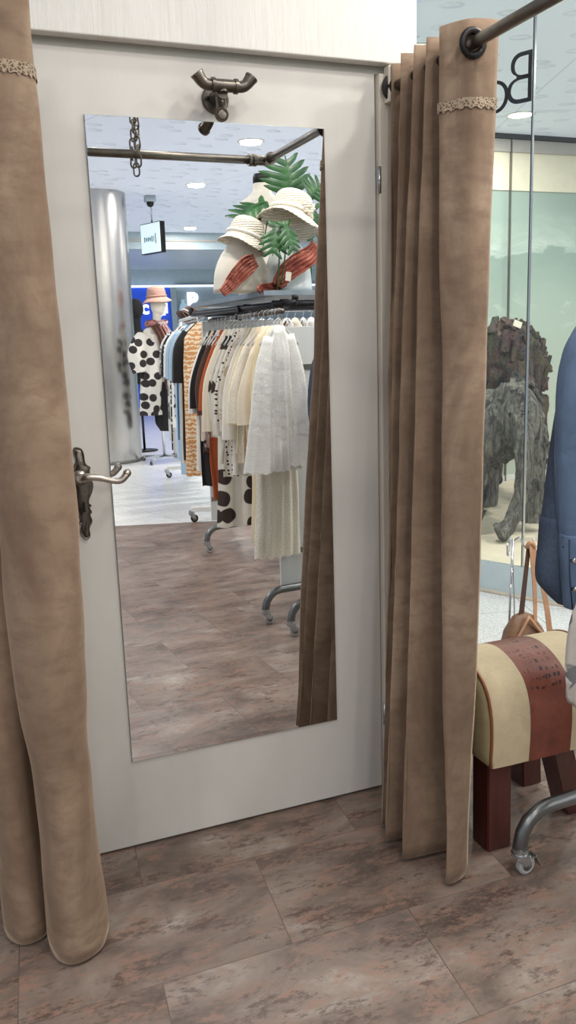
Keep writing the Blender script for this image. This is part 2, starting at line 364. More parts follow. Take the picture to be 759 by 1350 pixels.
def blob(name, shapes, mat, parent=None, voxel=.012, disp=0, dscale=8, smooth_it=6, origin=None):
    """shapes: ('e',centre,radii) ellipsoids and ('t',pts,radii) tapered limbs fused into one skin"""
    bm = B()
    for s in shapes:
        if s[0] == 'e':
            g = bmesh.ops.create_uvsphere(bm, u_segments=20, v_segments=14, radius=1)
            m = Matrix.Translation(Vector(s[1])) @ (Matrix.Rotation(s[3][0], 4, s[3][1]) if len(s) > 3 else Matrix.Identity(4)) @ Matrix.Diagonal((*s[2], 1))
            bmesh.ops.transform(bm, matrix=m, verts=g['verts'])
        else: tube(bm, s[1], s[2], 14, 4)
    o = link(name, bm, mat, parent, origin=origin)
    r = o.modifiers.new('r', 'REMESH'); r.mode = 'VOXEL'; r.voxel_size = voxel; r.use_smooth_shade = True
    sm = o.modifiers.new('s', 'SMOOTH'); sm.iterations = smooth_it; sm.factor = .5
    if disp:
        tx = bpy.data.textures.new('clouds', 'CLOUDS'); tx.noise_scale = 1/dscale; tx.noise_depth = 3
        d = o.modifiers.new('d', 'DISPLACE'); d.texture = tx; d.strength = disp; d.mid_level = .5
    return o
def V(x, Yv, z): return Vector((x, -Yv, z))      # point seen in the mirror -> where it stands

# ------------------------------------------------------------------ setting
def poly(name, pts, z, mat, th=.05):
    bm = B(); prism(bm, pts, z-th, z, 'Z'); return tag(link(name, bm, mat, smooth=False), kind='structure')
poly('floor', [(-3, .25), (2.05, .25), (2.6, -1.0), (2.6, -3.735), (-3, -5.42)], 0, M['floor'])
poly('floor', [(-7, 4.6), (12, 4.6), (12, -15.2), (-7, -15.2)], -.004, M['mall_floor'])
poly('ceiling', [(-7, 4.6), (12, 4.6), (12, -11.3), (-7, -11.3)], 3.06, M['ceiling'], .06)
poly('ceiling', [(-7, -11.34), (16, -11.34), (16, -15.2), (-7, -15.2)], 2.81, M['ceiling_plain'], .06)
bm = B(); box(bm, (4.5, -11.36, 2.9), (23, .06, .3)); tag(link('trim_1', bm, M['shop_wall'], smooth=False), kind='structure')
bm = B(); box(bm, (4.5, -11.32, 2.88), (23, .02, .03)); tag(link('trim_2', bm, M['grey_frieze'], smooth=False), kind='structure')
# wall with the doorway: panels either side and above
bm = B(); box(bm, (-.62, .06, 1.5), (1.0, .12, 3.0)); box(bm, (.834, .062, 1.5), (.070, .115, 3.0)); box(bm, (.34, .064, 2.522), (.94, .112, .956))
tag(link('wall_back', bm, M['hide'], smooth=False), kind='structure')
# whitewashed boards
bm = B(); box(bm, (.374, -.0185, 2.36), (.99, .035, .6), bev=.003)
tag(link('trim_3', bm, M['wood_white'], smooth=False), kind='structure')
bm = B(); box(bm, (.793, -.002, 1.02), (.052, .030, 2.04), bev=.003); tag(link('trim_4', bm, M['frame'], smooth=False), kind='structure')
bm = B(); box(bm, (.845, -.010, 1.03), (.050, .034, 2.06), bev=.002); tag(link('trim_5', bm, M['wood_white'], smooth=False), kind='structure')
bm = B(); box(bm, (.801, -.030, 2.01), (.040, .028, .088), bev=.002); tag(link('trim_6', bm, M['frame'], smooth=False), kind='structure')
# door
door = empty('door_1', (.32, 0, 0), kind='structure')
bm = B(); box(bm, (.321, .022, 1.025), (.884, .044, 2.036), bev=.003); link('door_leaf', bm, M['door'], door, smooth=False)
outl = [(-0.087,1.121),(-0.08,1.124),(-0.067,1.119),(-0.062,1.105),(-0.06,1.082),(-0.049,1.072),(-0.051,1.062),(-0.05,1.045),(-0.045,1.028),(-0.049,1.008),(-0.057,0.992),(-0.059,0.981),(-0.053,0.974),(-0.058,0.968),(-0.053,0.957),(-0.058,0.95),(-0.054,0.934),(-0.063,0.915),(-0.062,0.896),(-0.071,0.887),(-0.081,0.894),(-0.087,0.909),(-0.083,0.927),(-0.088,0.93),(-0.085,0.942),(-0.093,0.963),(-0.097,0.984),(-0.093,1.012),(-0.096,1.041),(-0.097,1.061),(-0.089,1.079),(-0.083,1.092),(-0.087,1.108)]
cx, cz = -.0735, 1.005
sm = [(p.x, p.y) for p in cr([(a, b, 0) for a, b in outl], 3, True)]
bm = B(); loft(bm, [[((x-cx)*k+cx, y, (z-cz)*kk+cz) for x, z in sm] for k, kk, y in ((1, 1, 0), (1, 1, -.003), (.9, .985, -.0065), (.72, .95, -.0055), (.6, .93, -.0075))], True, True, True)
bp = link('handle_plate', bm, M['pewter'], door, angle=50)
bm = B(); tube(bm, [(-.079, -.005, 1.048), (-.079, -.018, 1.048)], .019, 20); tube(bm, [(-.079, -.01, 1.048), (-.079, -.05, 1.050), (-.070, -.063, 1.056), (-.038, -.066, 1.052), (-.006, -.066, 1.042), (.014, -.066, 1.042), (.028, -.064, 1.054)], [.012, .011, .0095, .0085, .0075, .0085, .009], 16, 6)
link('door_handle', bm, M['nickel'], door)
bm = B()
for k in range(4): box(bm, (.031-.004*k+.002, -.064, 1.062-.003*k*k*.2-.003*k), (.004, .016, .013), bev=.0015)
lathe(bm, (.030, -.064, 1.058), [(.002, -.009), (.009, -.007), (.0105, 0), (.009, .007), (.002, .009)], 16, 'Y'); link('handle_scroll', bm, M['nickel'], door)
bm = B(); box(bm, (-.073, -.0082, .975), (.0045, .004, .022), bev=.001); box(bm, (-.073, -.0082, .963), (.006, .004, .006)); link('keyhole', bm, M['dark'], door, smooth=False)
for z in (1.777, .25):
    bm = B(); tube(bm, [(.768, -.012, z-.034), (.768, -.012, z+.034)], .006, 14); tube(bm, [(.768, -.012, z-.002), (.768, -.012, z+.002)], .0066, 14); box(bm, (.776, -.006, z), (.016, .004, .062)); link('hinge', bm, M['zinc'], door)
# mirror glass fixed on the door
mr = empty('mirror', (.306, -.001, .258), 'tall frameless mirror glued to the white door', 'mirror')
bm = B(); box(bm, (.3062, -.0025, 1.0786), (.6124, .004, 1.641)); link('backing', bm, M['mirror_edge'], mr, smooth=False)
bm = B(); box(bm, (.3062, -.0052, 1.0786), (.6104, .001, 1.639)); link('mirror_glass', bm, M['mirror'], mr, smooth=False)

# coat hook of pipe fittings
hk = empty('coat_hook', (.324, 0, 1.951), 'coat hook of dark pipe fittings on the door above the mirror', 'hook')
bm = B(); lathe(bm, (.322, 0, 1.951), [(.034, 0), (.034, -.005), (.031, -.008), (.018, -.009), (.016, -.02)], 32, 'Y'); link('flange', bm, M['gun'], hk, angle=40)
for a in (.022, -.022):
    bm = B(); tube(bm, [(.322+a, -.006, 1.951), (.322+a, -.011, 1.951)], .005, 10); link('screw', bm, M['dark'], hk)
bm = B(); tube(bm, [(.322, -.015, 1.951), (.322, -.04, 1.951), (.322, -.062, 1.952)], .0135, 16); tube(bm, [(.322, -.066, 1.952), (.322, -.066, 1.972)], .013, 16)
tube(bm, [(.295, -.068, 1.966), (.356, -.068, 1.966)], .0145, 18)
for x in (.297, .354): tube(bm, [(x-.004, -.068, 1.966), (x+.004, -.068, 1.966)], .0172, 18)
link('tee_fitting', bm, M['gun'], hk, angle=45)
for s in (-1, 1):
    bm = B(); c = .3255+s*.036; tube(bm, [(c-s*.006, -.068, 1.966), (c+s*.006, -.068, 1.966), (c+s*.018, -.069, 1.971), (c+s*.031, -.071, 1.986)], [.0125, .0135, .0135, .0155], 16, 4); tube(bm, [(c+s*.030, -.071, 1.985), (c+s*.033, -.0715, 1.989)], .0165, 16)
    link('elbow', bm, M['gun'], hk, angle=45)
bm = B(); tube(bm, [(.322, -.045, 1.945), (.321, -.05, 1.925), (.317, -.062, 1.908), (.312, -.078, 1.899)], [.0125, .0135, .0135, .0145], 16, 5); tube(bm, [(.3125, -.077, 1.8995), (.3105, -.083, 1.897)], .0165, 18); lathe(bm, (.311, -.0835, 1.8972), [(.011, 0), (.010, -.004), (.004, -.005)], 16, 'Y'); link('elbow', bm, M['gun'], hk, angle=45)

# ------------------------------------------------------------------ curtain rail
rail = empty('curtain_rail', (.799, -.004, 2.003), 'gunmetal pipe curtain rail framing the fitting cubicle', 'curtain rail')
bm = B(); lathe(bm, (.803, -.030, 2.003), [(.036, 0), (.036, -.006), (.024, -.008), (.019, -.02)], 32, 'Y'); link('flange', bm, M['dark'], rail, angle=40)
bm = B(); tube(bm, [(.803, -.03, 2.003), (.797, -.90, 1.999)], .0135, 20); link('side_pipe', bm, M['gun'], rail)
bm = B(); tube(bm, [(.76, -.924, 2.0), (-.26, -.924, 2.005)], .0145, 20); link('front_pipe', bm, M['gun'], rail)
bm = B(); tube(bm, [(.797, -.87, 1.999), (.797, -.91, 2.0), (.785, -.922, 2.0), (.745, -.924, 2.0)], .0175, 18, 4)
for p, d in (((.797, -.875, 1.999), (0, 1, 0)), ((.752, -.924, 2), (1, 0, 0)), ((.735, -.924, 2), (1, 0, 0))):
    p = Vector(p); d = Vector(d)*.006; tube(bm, [p-d, p+d], .0215, 18)
link('elbow', bm, M['gun'], rail, angle=45)
bm = B(); tube(bm, [(-.23, -.924, 2.004), (-.265, -.922, 2.004), (-.277, -.91, 2.004), (-.277, -.87, 2.004)], .0175, 18, 4); link('elbow', bm, M['gun'], rail)
bm = B(); tube(bm, [(-.277, -.89, 2.004), (-.262, -.013, 2.004)], .0135, 20); link('side_pipe', bm, M['gun'], rail)
bm = B(); lathe(bm, (-.262, -.001, 2.004), [(.036, 0), (.036, -.006), (.024, -.008), (.019, -.02)], 32, 'Y'); link('flange', bm, M['dark'], rail, angle=40)
# chain
bm = B(); z = 2.985; k = 0
def chlink(bm, c, ang, tilt=0):
    pts = []
    for i in range(12):
        a = 2*PI*i/12; lx, lz = .0105*cos(a), .0125*sin(a)+(.009 if sin(a) > 0 else -.009); pts.append((c[0]+lx*cos(ang), c[1]+lx*sin(ang), c[2]+lz))
    tube(bm, pts, .0032, 6, 0, True)
while z > 2.045:
    chlink(bm, (.318, -.915, z), 0.5 if k % 2 else 0.5+PI/2); chlink(bm, (.333, -.933, z-.012), 0.9 if k % 2 else 0.9+PI/2); z -= .028; k += 1
for s in (-1, 1):
    for i, (dx, dz) in enumerate(((.006, .02), (.012, -.008), (.010, -.035))): chlink(bm, (.322+s*dx*.6, -.924+s*(.018 if i < 2 else .009), 2.015+dz), .5+i*PI/2)
chlink(bm, (.322, -.924, 1.952), .5)
chain = link('chain', bm, M['gun'], origin=(.326, -.924, 3)); tag(chain, 'rusty link chain hanging from the ceiling round the front rail', 'chain')

# ------------------------------------------------------------------ curtains
def curtain_sheet(bm, top, bot, z0, z1, n=9, nz=46, off=0.0, zt=None, zb=None, wob=.006, u0=0.0, u1=1.0, scallop=0, seed=0, ease=1.0, raw=False):
    T = cr([(x, y, 0) for x, y in top], n); Bt = cr([(x, y, 0) for x, y in bot], n)
    m = len(T); i0, i1 = int(u0*(m-1)), int(u1*(m-1)); zt = z0 if zt is None else zt; zb = z1 if zb is None else zb
    rows = []
    for k in range(nz+1):
        row = []
        for i in range(i0, i1+1):
            zz = zt+(zb-zt)*k/nz
            if scallop and k == nz: zz += .007*abs(sin(i*scallop))
            w = max(0, min(1, (z0-zz)/(z0-z1)))**ease
            p = T[i].lerp(Bt[i], w)
            a = T[max(0, i-1)].lerp(Bt[max(0, i-1)], w); b = T[min(m-1, i+1)].lerp(Bt[min(m-1, i+1)], w)
            t = (b-a).normalized(); nrm = Vector((t.y, -t.x, 0))
            q = mnoise.noise(Vector((p.x*3+seed, p.y*3, zz*2.2)))*wob*2 + mnoise.noise(Vector((p.x*9, p.y*9+seed, zz*7)))*wob*.5
            q *= min(1, w*6+.15)
            row.append((p.x+nrm.x*(off+q), p.y+nrm.y*(off+q), zz))
        rows.append(row)
    loft(bm, rows, closed=False)
    return T
def cosfold(ext, m=6):
    out = []
    for (a, b) in zip(ext, ext[1:]):
        for k in range(m):
            t = k/m; w = (1-cos(PI*t))/2; out.append((a[0]+(b[0]-a[0])*w, a[1]+(b[1]-a[1])*t))
    out.append(ext[-1]); return out
rt_top = cosfold([(.84, -.030), (.785, -.050), (.915, -.085), (.768, -.130), (.875, -.16), (.768, -.195), (.875, -.225), (.770, -.250), (.86, -.280)]) 
rt_bot = cosfold([(.84, -.05), (.735, -.08), (.90, -.13), (.655, -.20), (.80, -.22), (.625, -.275), (.79, -.30), (.625, -.370), (.80, -.39)])
fr_top = [(.82, -.295), (.785, -.302), (.763, -.318), (.773, -.350), (.797, -.386), (.835, -.398), (.868, -.398)]
fr_bot = [(.79, -.42), (.72, -.455), (.674, -.500), (.684, -.512), (.705, -.510), (.728, -.502), (.752, -.488)]
rc = empty('curtain', (.8, -.25, 0), 'taupe velvet curtain bunched on the right side rail beside the stool', 'curtain')
bm = B(); curtain_sheet(bm, rt_top+fr_top, rt_bot+fr_bot, 2.055, .012, n=3, nz=60, wob=.005)
cs = link('curtain_panel', bm, M['velvet'], rc); so = cs.modifiers.new('s', 'SOLIDIFY'); so.thickness = .0025
# header band (double cloth) over the pleats
bm = B(); curtain_sheet(bm, rt_top, rt_bot, 2.055, .012, n=3, nz=5, off=-.0028, zt=2.0555, zb=1.943, wob=.005)
link('header_band', bm, M['velvet'], rc)
bm = B(); curtain_sheet(bm, fr_top, fr_bot, 2.055, .012, n=8, nz=4, off=.004, zt=1.889, zb=1.862, wob=.005, u0=.30, scallop=.75)
link('lace_trim', bm, M['lace'], rc)
def ring(bm, c, ax=(0, 1, 0), R=.029, r=.009):
    ax = Vector(ax).normalized(); u = ax.cross(Vector((0, 0, 1))).normalized(); w = ax.cross(u)
    tube(bm, [Vector(c)+(u*cos(2*PI*k/28)+w*sin(2*PI*k/28))*R for k in range(28)], r, 10, 0, True)
bm = B(); ring(bm, (.799, -.400, 2.001), (.12, 1, 0), R=.0255, r=.008); link('eyelet_ring', bm, M['dark'], rc)
for y in (-.076, -.11, -.145, -.178, -.21, -.238, -.265):
    bm = B(); ring(bm, (.812, y, 2.001), (.9, 1, 0), R=.016, r=.003); link('eyelet_ring', bm, M['dark'], rc)

lf_top = [(-.24, -.06), (-.20, -.09), (-.24, -.13), (-.36, -.16), (-.41, -.22), (-.36, -.27), (-.27, -.26), (-.24, -.20), (-.26, -.22), (-.315, -.33), (-.29, -.385), (-.24, -.405), (-.19, -.405), (-.152, -.385), (-.145, -.34), (-.165, -.30), (-.20, -.28)]
lf_bot = [(-.22, -.06), (-.18, -.09), (-.22, -.12), (-.33, -.16), (-.358, -.23), (-.335, -.285), (-.295, -.285), (-.268, -.25), (-.262, -.22), (-.272, -.30), (-.268, -.365), (-.243, -.402), (-.205, -.402), (-.163, -.372), (-.142, -.32), (-.155, -.28), (-.19, -.26)]
lc = empty('curtain', (-.25, -.25, 0), 'taupe velvet curtain in broad soft folds at the left of the door handle', 'curtain')
bm = B(); curtain_sheet(bm, lf_top, lf_bot, 2.075, .010, n=9, nz=70, wob=.011, seed=4, ease=.8)
cs = link('curtain_panel', bm, M['velvet'], lc); so = cs.modifiers.new('s', 'SOLIDIFY'); so.thickness = .0025
bm = B(); curtain_sheet(bm, lf_top, lf_bot, 2.075, .010, n=9, nz=4, off=.005, zt=1.888, zb=1.861, wob=.011, seed=4, u0=.58, u1=.95, scallop=1.2, ease=.8)
link('lace_trim', bm, M['lace'], lc)
for y in (-.10, -.17, -.25, -.31, -.385):
    bm = B(); ring(bm, (-.268, y, 2.003), (.35, 1, 0), R=.024, r=.005); link('eyelet_ring', bm, M['dark'], lc)

# ------------------------------------------------------------------ vaulting stool
st = empty('stool', (1.03, -.28, 0), 'low canvas stool with a chestnut leather band and dark wood legs', 'stool')
def prof(ny=30, x=0, k=1.0, yb=-.435, yf=-.13, zb=.25, zt=.512):
    yc = (yb+yf)/2; hy = (yf-yb)/2*k; pts = []
    base = [(-1, 0), (-1.03, .35), (-.98, .62), (-.80, .84), (-.42, .98), (0, 1.03), (.42, .98), (.80, .84), (.98, .62), (1.03, .35), (1, 0)]
    c = cr([(a, b, 0) for a, b in base], 4)
    for p in c: pts.append((x, yc+hy*p.x, zb+(zt-zb)*(p.y if k >= 1 else (p.y-.5)*k+.5)))
    return pts
X0, X1 = .854, 1.220
bm = B(); loft(bm, [prof(x=X0+a, k=b) for a, b in ((0, .96), (.004, .99), (.012, 1.0), (.06, 1.012), (.18, 1.02), (.30, 1.012), (.354, 1.0), (.362, .99), (.366, .96))]); seat = link('seat', bm, M['canvas'], st, angle=60)
bm = B(); loft(bm, [prof(x=X0-a, k=b) for a, b in ((-.001, .955), (.004, .94), (.010, .8), (.013, .5))]); link('seat_end', bm, M['canvas_end'], st, angle=60)
bm = B(); loft(bm, [prof(x=X1+a, k=b) for a, b in ((-.001, .955), (.004, .94), (.010, .8))]); link('seat_end', bm, M['canvas_end'], st, angle=60)
for x in (X0, X1):
    bm = B(); tube(bm, prof(x=x, k=.985), .004, 8); link('piping', bm, M['piping'], st)
bm = B(); loft(bm, [prof(x=x, k=1.03) for x in (.972, .975, 1.03, 1.102, 1.105)]); bd = link('leather_band', bm, M['leather'], st, angle=60)
# faded printed marks on the band
bm = B(); rr = random.Random(3); P0 = prof(x=0, k=1.0365)
def on_prof(u):
    f = u*(len(P0)-1); i = min(len(P0)-2, int(f)); return Vector(P0[i]).lerp(Vector(P0[i+1]), f-i)
for row in range(12):
    u = .25+row*.036; x = .984
    while x < 1.094:
        w = rr.choice((.003, .006, .009))
        if rr.random() < .62:
            a, b = on_prof(u+rr.uniform(-.004, .004)), on_prof(u+rr.choice((.006, .012, .018)))
            t_ = rr.choice((w, .0022)); sh = rr.uniform(-.003, .003)
            vs = [bm.verts.new((x, a.y, a.z)), bm.verts.new((x+t_, a.y, a.z)), bm.verts.new((x+t_+sh, b.y, b.z)), bm.verts.new((x+sh, b.y, b.z))]; bm.faces.new(vs)
        x += w+.003
link('printed_marks', bm, M['ink'], bd)
def leg(lo, hi, w=.068):
    bm = B(); a = w/2
    hexa(bm, [(lo[0]-a, lo[1]-a, 0), (lo[0]+a, lo[1]-a, 0), (lo[0]+a, lo[1]+a, 0), (lo[0]-a, lo[1]+a, 0)], [(hi[0]-a, hi[1]-a, .27), (hi[0]+a, hi[1]-a, .27), (hi[0]+a, hi[1]+a, .27), (hi[0]-a, hi[1]+a, .27)])
    bmesh.ops.bevel(bm, geom=list(bm.edges), offset=.003, segments=2, affect='EDGES'); link('leg', bm, M['legwood'], st, smooth=False)
leg((.895, -.385), (.892, -.385), .074); leg((1.205, -.33), (1.10, -.375), .07); leg((1.185, -.15), (1.16, -.165)); leg((.90, -.165), (.91, -.175))

# ------------------------------------------------------------------ pipe racks
def caster(par, p, ang, wheel=M['rubber_grey'], s=1.0, brake=False, hgt=.075):
    """swivel caster: fork as a part, wheel and brake as sub-parts. p = floor point under the leg"""
    d = Vector((cos(ang), sin(ang), 0)); c = Vector(p)+d*.018*s; R = .0255*s
    e = Vector((-sin(ang), cos(ang), 0)); rot = Matrix.Rotation(ang, 3, 'Z')
    bm = B(); tube(bm, [Vector(p)+Vector((0, 0, hgt-.022*s)), Vector(p)+Vector((0, 0, hgt+.004))], .0205*s, 18); tube(bm, [Vector(p)+Vector((0, 0, hgt-.014*s)), Vector(p)+Vector((0, 0, hgt-.009*s))], .0235*s, 18)
    for k in (-1, 1):
        q = c+e*k*.0125*s; lo = q+Vector((0, 0, R+.006*s))
        hexa(bm, [lo-d*.008*s-e*.0012+Vector((0, 0, -.007*s)), lo+d*.010*s-e*.0012+Vector((0, 0, -.007*s)), lo+d*.010*s+e*.0012+Vector((0, 0, -.007*s)), lo-d*.008*s+e*.0012+Vector((0, 0, -.007*s))],
             [Vector(p)+e*k*.0125*s-d*.019*s-e*.0012+Vector((0, 0, hgt-.02*s)), Vector(p)+e*k*.0125*s+d*.02*s-e*.0012+Vector((0, 0, hgt-.02*s)), Vector(p)+e*k*.0125*s+d*.02*s+e*.0012+Vector((0, 0, hgt-.02*s)), Vector(p)+e*k*.0125*s-d*.019*s+e*.0012+Vector((0, 0, hgt-.02*s))])
    f = link('caster', bm, M['zinc'], par, angle=40)
    bm = B(); lathe(bm, (0, 0, 0), [(R*.45, -.008*s), (R*.8, -.0095*s), (R, -.006*s), (R, .006*s), (R*.8, .0095*s), (R*.45, .008*s)], 24, 'Y'); bmesh.ops.transform(bm, matrix=Matrix.Translation(c+Vector((0, 0, R))) @ rot.to_4x4(), verts=bm.verts); link('wheel', bm, wheel, f, angle=40)
    bm = B(); lathe(bm, (0, 0, 0), [(.001, -.0155*s), (.005*s, -.0152*s), (.006*s, -.011*s), (.014*s, -.0098*s), (.014*s, .0098*s), (.006*s, .011*s), (.005*s, .0152*s), (.001, .0155*s)], 16, 'Y'); bmesh.ops.transform(bm, matrix=Matrix.Translation(c+Vector((0, 0, R))) @ rot.to_4x4(), verts=bm.verts); link('wheel_hub', bm, M['strap_metal'], f, angle=40)
    if brake:
        bm = B(); box(bm, c+d*.034*s+Vector((0, 0, R+.006*s)), (.004, .026*s, .042*s), rot=rot @ Matrix.Rotation(-.45, 3, 'Y'), bev=.001); box(bm, c+d*.015*s+Vector((0, 0, R+.018*s)), (.026*s, .018*s, .005), rot=rot); link('brake_pedal', bm, M['zinc'], f, smooth=False)
def foot(par, a, b, h=.163, r=.0185, brk=False, mat=None, capm=None, wheel=M['rubber_grey'], s=1.0):
    a, b = Vector(a), Vector(b); d = (b-a).normalized(); up = Vector((0, 0, 1)); mat = mat or M['steelpipe']; R = .085
    pts = [a+up*.072*s, a+up*(h-R)] + [a+d*R*(1-cos(t))+up*(h-R+R*sin(t)) for t in (PI/8, PI/4, 3*PI/8, PI/2)] + [b-d*R*(1-cos(t))+up*(h-R+R*sin(t)) for t in (PI/2, 3*PI/8, PI/4, PI/8)] + [b+up*(h-R), b+up*.072*s]
    bm = B(); tube(bm, pts, r, 18); link('foot_pipe', bm, mat, par)
    for p in (a, b): caster(par, p, math.atan2(d.y, d.x), wheel, s, brk, .075*s)
# rack with denim beside the stool (near foot at y -.54, far foot at y -1.40)
r1 = empty('clothes_rack', (1.17, -.97, 0), 'grey pipe clothes rack hung with denim jackets, on white casters', 'clothes rack')
foot(r1, (.876, -.536, 0), (1.45, -.50, 0), .172, brk=True); foot(r1, (1.024, -1.402, 0), (1.56, -1.37, 0), .165)
for p in ((1.165, -.52), (1.29, -1.385)):
    bm = B(); tube(bm, [(*p, .165), (*p, 1.60)], .0165, 18); link('upright', bm, M['steelpipe'], r1)
bm = B(); tube(bm, [(1.165, -.52, 1.60), (1.29, -1.385, 1.60)], .0165, 18); link('hanging_rail', bm, M['steelpipe'], r1)

# ------------------------------------------------------------------ garments
def garment_part(bm, levels, th, folds=5, amp=.012, seed=0, n=44, nz=26, scallop=0, bottom_var=.0):
    """levels: (dz, ul, ur) silhouette; closed sheet around the hanger"""
    Z = [l[0] for l in levels]; rows = []
    def at(z, k):
        for a, b in zip(levels, levels[1:]):
            if a[0] >= z >= b[0]:
                t = (a[0]-z)/(a[0]-b[0]) if a[0] != b[0] else 0; t = t*t*(3-2*t)*.5+t*.5; return a[k]+(b[k]-a[k])*t
        return levels[-1][k]
    for j in range(nz+1):
        f = (j/nz)**.9; z = Z[0]+(Z[-1]-Z[0])*f; ul, ur = at(z, 1), at(z, 2); c, hw = (ul+ur)/2, (ur-ul)/2; row = []
        for i in range(n):
            a = 2*PI*i/n; ca, sa = cos(a), sin(a); u = c+hw*ca; g = f**.8
            ph = 2*sin(seed+j*.13)
            w = th*(.35+.65*min(1, f*5))*sa*(.6+.4*abs(sa))+amp*g*sin(folds*ca*3.0+seed*2+ph*.3)*(1 if sa > 0 else .9)
            w += .010*g*mnoise.noise(Vector((u*14+seed, z*5, sa)))
            zz = z
            if j == nz: zz += (.012*abs(sin(ca*9)) if scallop else 0)+bottom_var*sin(ca*4+seed)
            row.append((u, -w, zz))
        rows.append(row)
    loft(bm, rows, True, True, False)
def sleeve(bm, pts, radii, flat=.5, seed=0, folds=5, scallop=0):
    P = cr(pts, 5); m = len(P); rings = []
    for i, p in enumerate(P):
        t = i/(m-1); f = t*(len(radii)-1); k = min(len(radii)-2, int(f)); r = radii[k]+(radii[k+1]-radii[k])*(f-k); n = 26; ring_ = []
        d = ((P[min(m-1, i+1)]-P[max(0, i-1)])).normalized(); side = Vector((d.z, 0, -d.x)).normalized()
        for q in range(n):
            a = 2*PI*q/n; rr_ = r*(1+.12*t*sin(folds*a+seed)); dz = .01*abs(sin(a*3)) if scallop and i == m-1 else 0
            ring_.append(p+side*rr_*cos(a)+Vector((0, 1, 0))*rr_*flat*sin(a)+Vector((0, 0, dz)))
        rings.append(ring_)
    loft(bm, rings, True, True, False)
def hanger(x, Yv, z, rz, label, group):
    h = empty('clothes_hanger', V(x, Yv, z), label, 'hanger', group, rz=rz)
    bm = B(); pts = [Vector((.022*cos(a), 0, .052+.022*sin(a))) for a in [PI*(.0+k*.16) for k in range(0, 8)]]
    pts = [Vector((0, 0, 0))]+[Vector((-.004, 0, .018)), Vector((.018, 0, .034))]+pts
    tube(bm, pts, .0022, 6, 2); link('hook', bm, M['chrome'], h, local=True)
    bm = B(); tube(bm, [(-.085, 0, -.085), (-.045, 0, -.036), (0, 0, .002), (.045, 0, -.036), (.085, 0, -.085)], .005, 8, 3); link('shoulder_bar', bm, M['plastic'], h, local=True)
def garment(name, label, cat, x, Yv, z, rz, levels, mat, th=.03, sleeves=None, folds=5, amp=.012, scallop=0, seed=None, smat=None, group=None, hang=True, hgroup=None, hlabel=None):
    seed = random.random()*20 if seed is None else seed
    o = empty(name, V(x, Yv, z), label, cat, group, rz=rz)
    bm = B(); garment_part(bm, levels, th, folds, amp, seed, scallop=scallop); link('body', bm, mat, o, local=True)
    for sp, rad in (sleeves or []):
        bm = B(); sleeve(bm, sp, rad, .45, seed, scallop=scallop); link('sleeve', bm, smat or mat, o, local=True)
    if hang: hanger(x, Yv, z, rz, hlabel or ('clear hanger holding the '+label.split(' on the ')[0].split(' hanging')[0])[:110], hgroup)
    return o
def shirt_levels(L, w=.125, hem=.15): return [(.0, -.035, .035), (-.025, -.06, .055), (-.07, -.105, .10), (-.14, -w, w), (-L*.55, -w*.95, w*.95), (-L, -hem, hem)]
def sl(side, L=.45, out=.19, r=(.035, .042, .04, .045)): return ([(side*.085, 0, -.06), (side*.13, 0, -.14), (side*(out*.5+.075), 0, -.14-(L-.14)*.5), (side*out, 0, -L)], r)

# rack A rail runs from (1.06,1.50) to (1.21,3.08) as seen in the mirror
def railA(t): return 1.055+.155*t, 1.50+1.58*t
A = empty('clothes_rack', V(1.25, 2.4, 0), 'clothes rack of pipe and white boards under the hat display shelf', 'clothes rack')
foot(A, V(.979, 1.62, 0), V(1.62, 1.66, 0), .165, r=.019, mat=M['blackpipe'] if False else M['steelpipe']); foot(A, V(1.134, 3.144, 0), V(1.75, 3.19, 0), .165, r=.019)
for x0, x1, y_, z0, z1 in ((1.078, 1.60, 1.66, .155, 1.42), (1.19, 1.72, 3.2, .20, 1.485)):
    bm = B(); box(bm, V((x0+x1)/2, y_, (z0+z1)/2), (x1-x0, .022, z1-z0), bev=.002); pn = link('board_panel', bm, M['board'], A, smooth=False)
    for zz in (.345, 1.232):
        bm = B(); box(bm, V((x0+x1)/2, y_-.0135, zz), (x1-x0, .004, .026), bev=.001); sp_ = link('metal_strap', bm, M['strap_metal'], pn, smooth=False)
        for xx in (x0+.09, x1-.09):
            bm = B(); lathe(bm, V(xx, y_-.0155, zz), [(.006, 0), (.005, .003), (.001, .004)], 12, 'Y'); link('bolt', bm, M['dark'], pn)
        pass
    bm = B(); tube(bm, [V((x0+x1)/2, y_+.03, .16), V((x0+x1)/2, y_+.03, 1.535)], .016, 16); link('upright', bm, M['blackpipe'], A)
bm = B(); a, b = railA(-.03), railA(1.02); tube(bm, [V(a[0], a[1], 1.486), V(b[0], b[1], 1.486)], .0115, 14); link('hanging_rail', bm, M['gun'], A)
bm = B(); a, b = railA(.5); tube(bm, [V(a, b, 1.486), V(a, b, 1.535)], .011, 14); tube(bm, [V(a-.02, b, 1.486), V(a+.02, b, 1.486)], .016, 14); link('rail_drop', bm, M['blackpipe'], A)
bm = B(); tube(bm, [V(1.12, 3.19, 1.565), V(1.12, 3.17, 1.54), V(1.13, 3.12, 1.53), V(1.15, 2.3, 1.528), V(1.19, 1.74, 1.528), V(1.21, 1.70, 1.535), V(1.21, 1.69, 1.565)], .0165, 16, 4); link('shelf_bracket', bm, M['blackpipe'], A)
for y_ in (1.78, 2.32, 3.05):
    bm = B(); tube(bm, [V(1.13, y_, 1.53), V(1.62, y_+.04, 1.53)], .0165, 14); tube(bm, [V(1.17, y_, 1.53), V(1.21, y_, 1.53)], .022, 14); link('shelf_bracket', bm, M['blackpipe'], A)
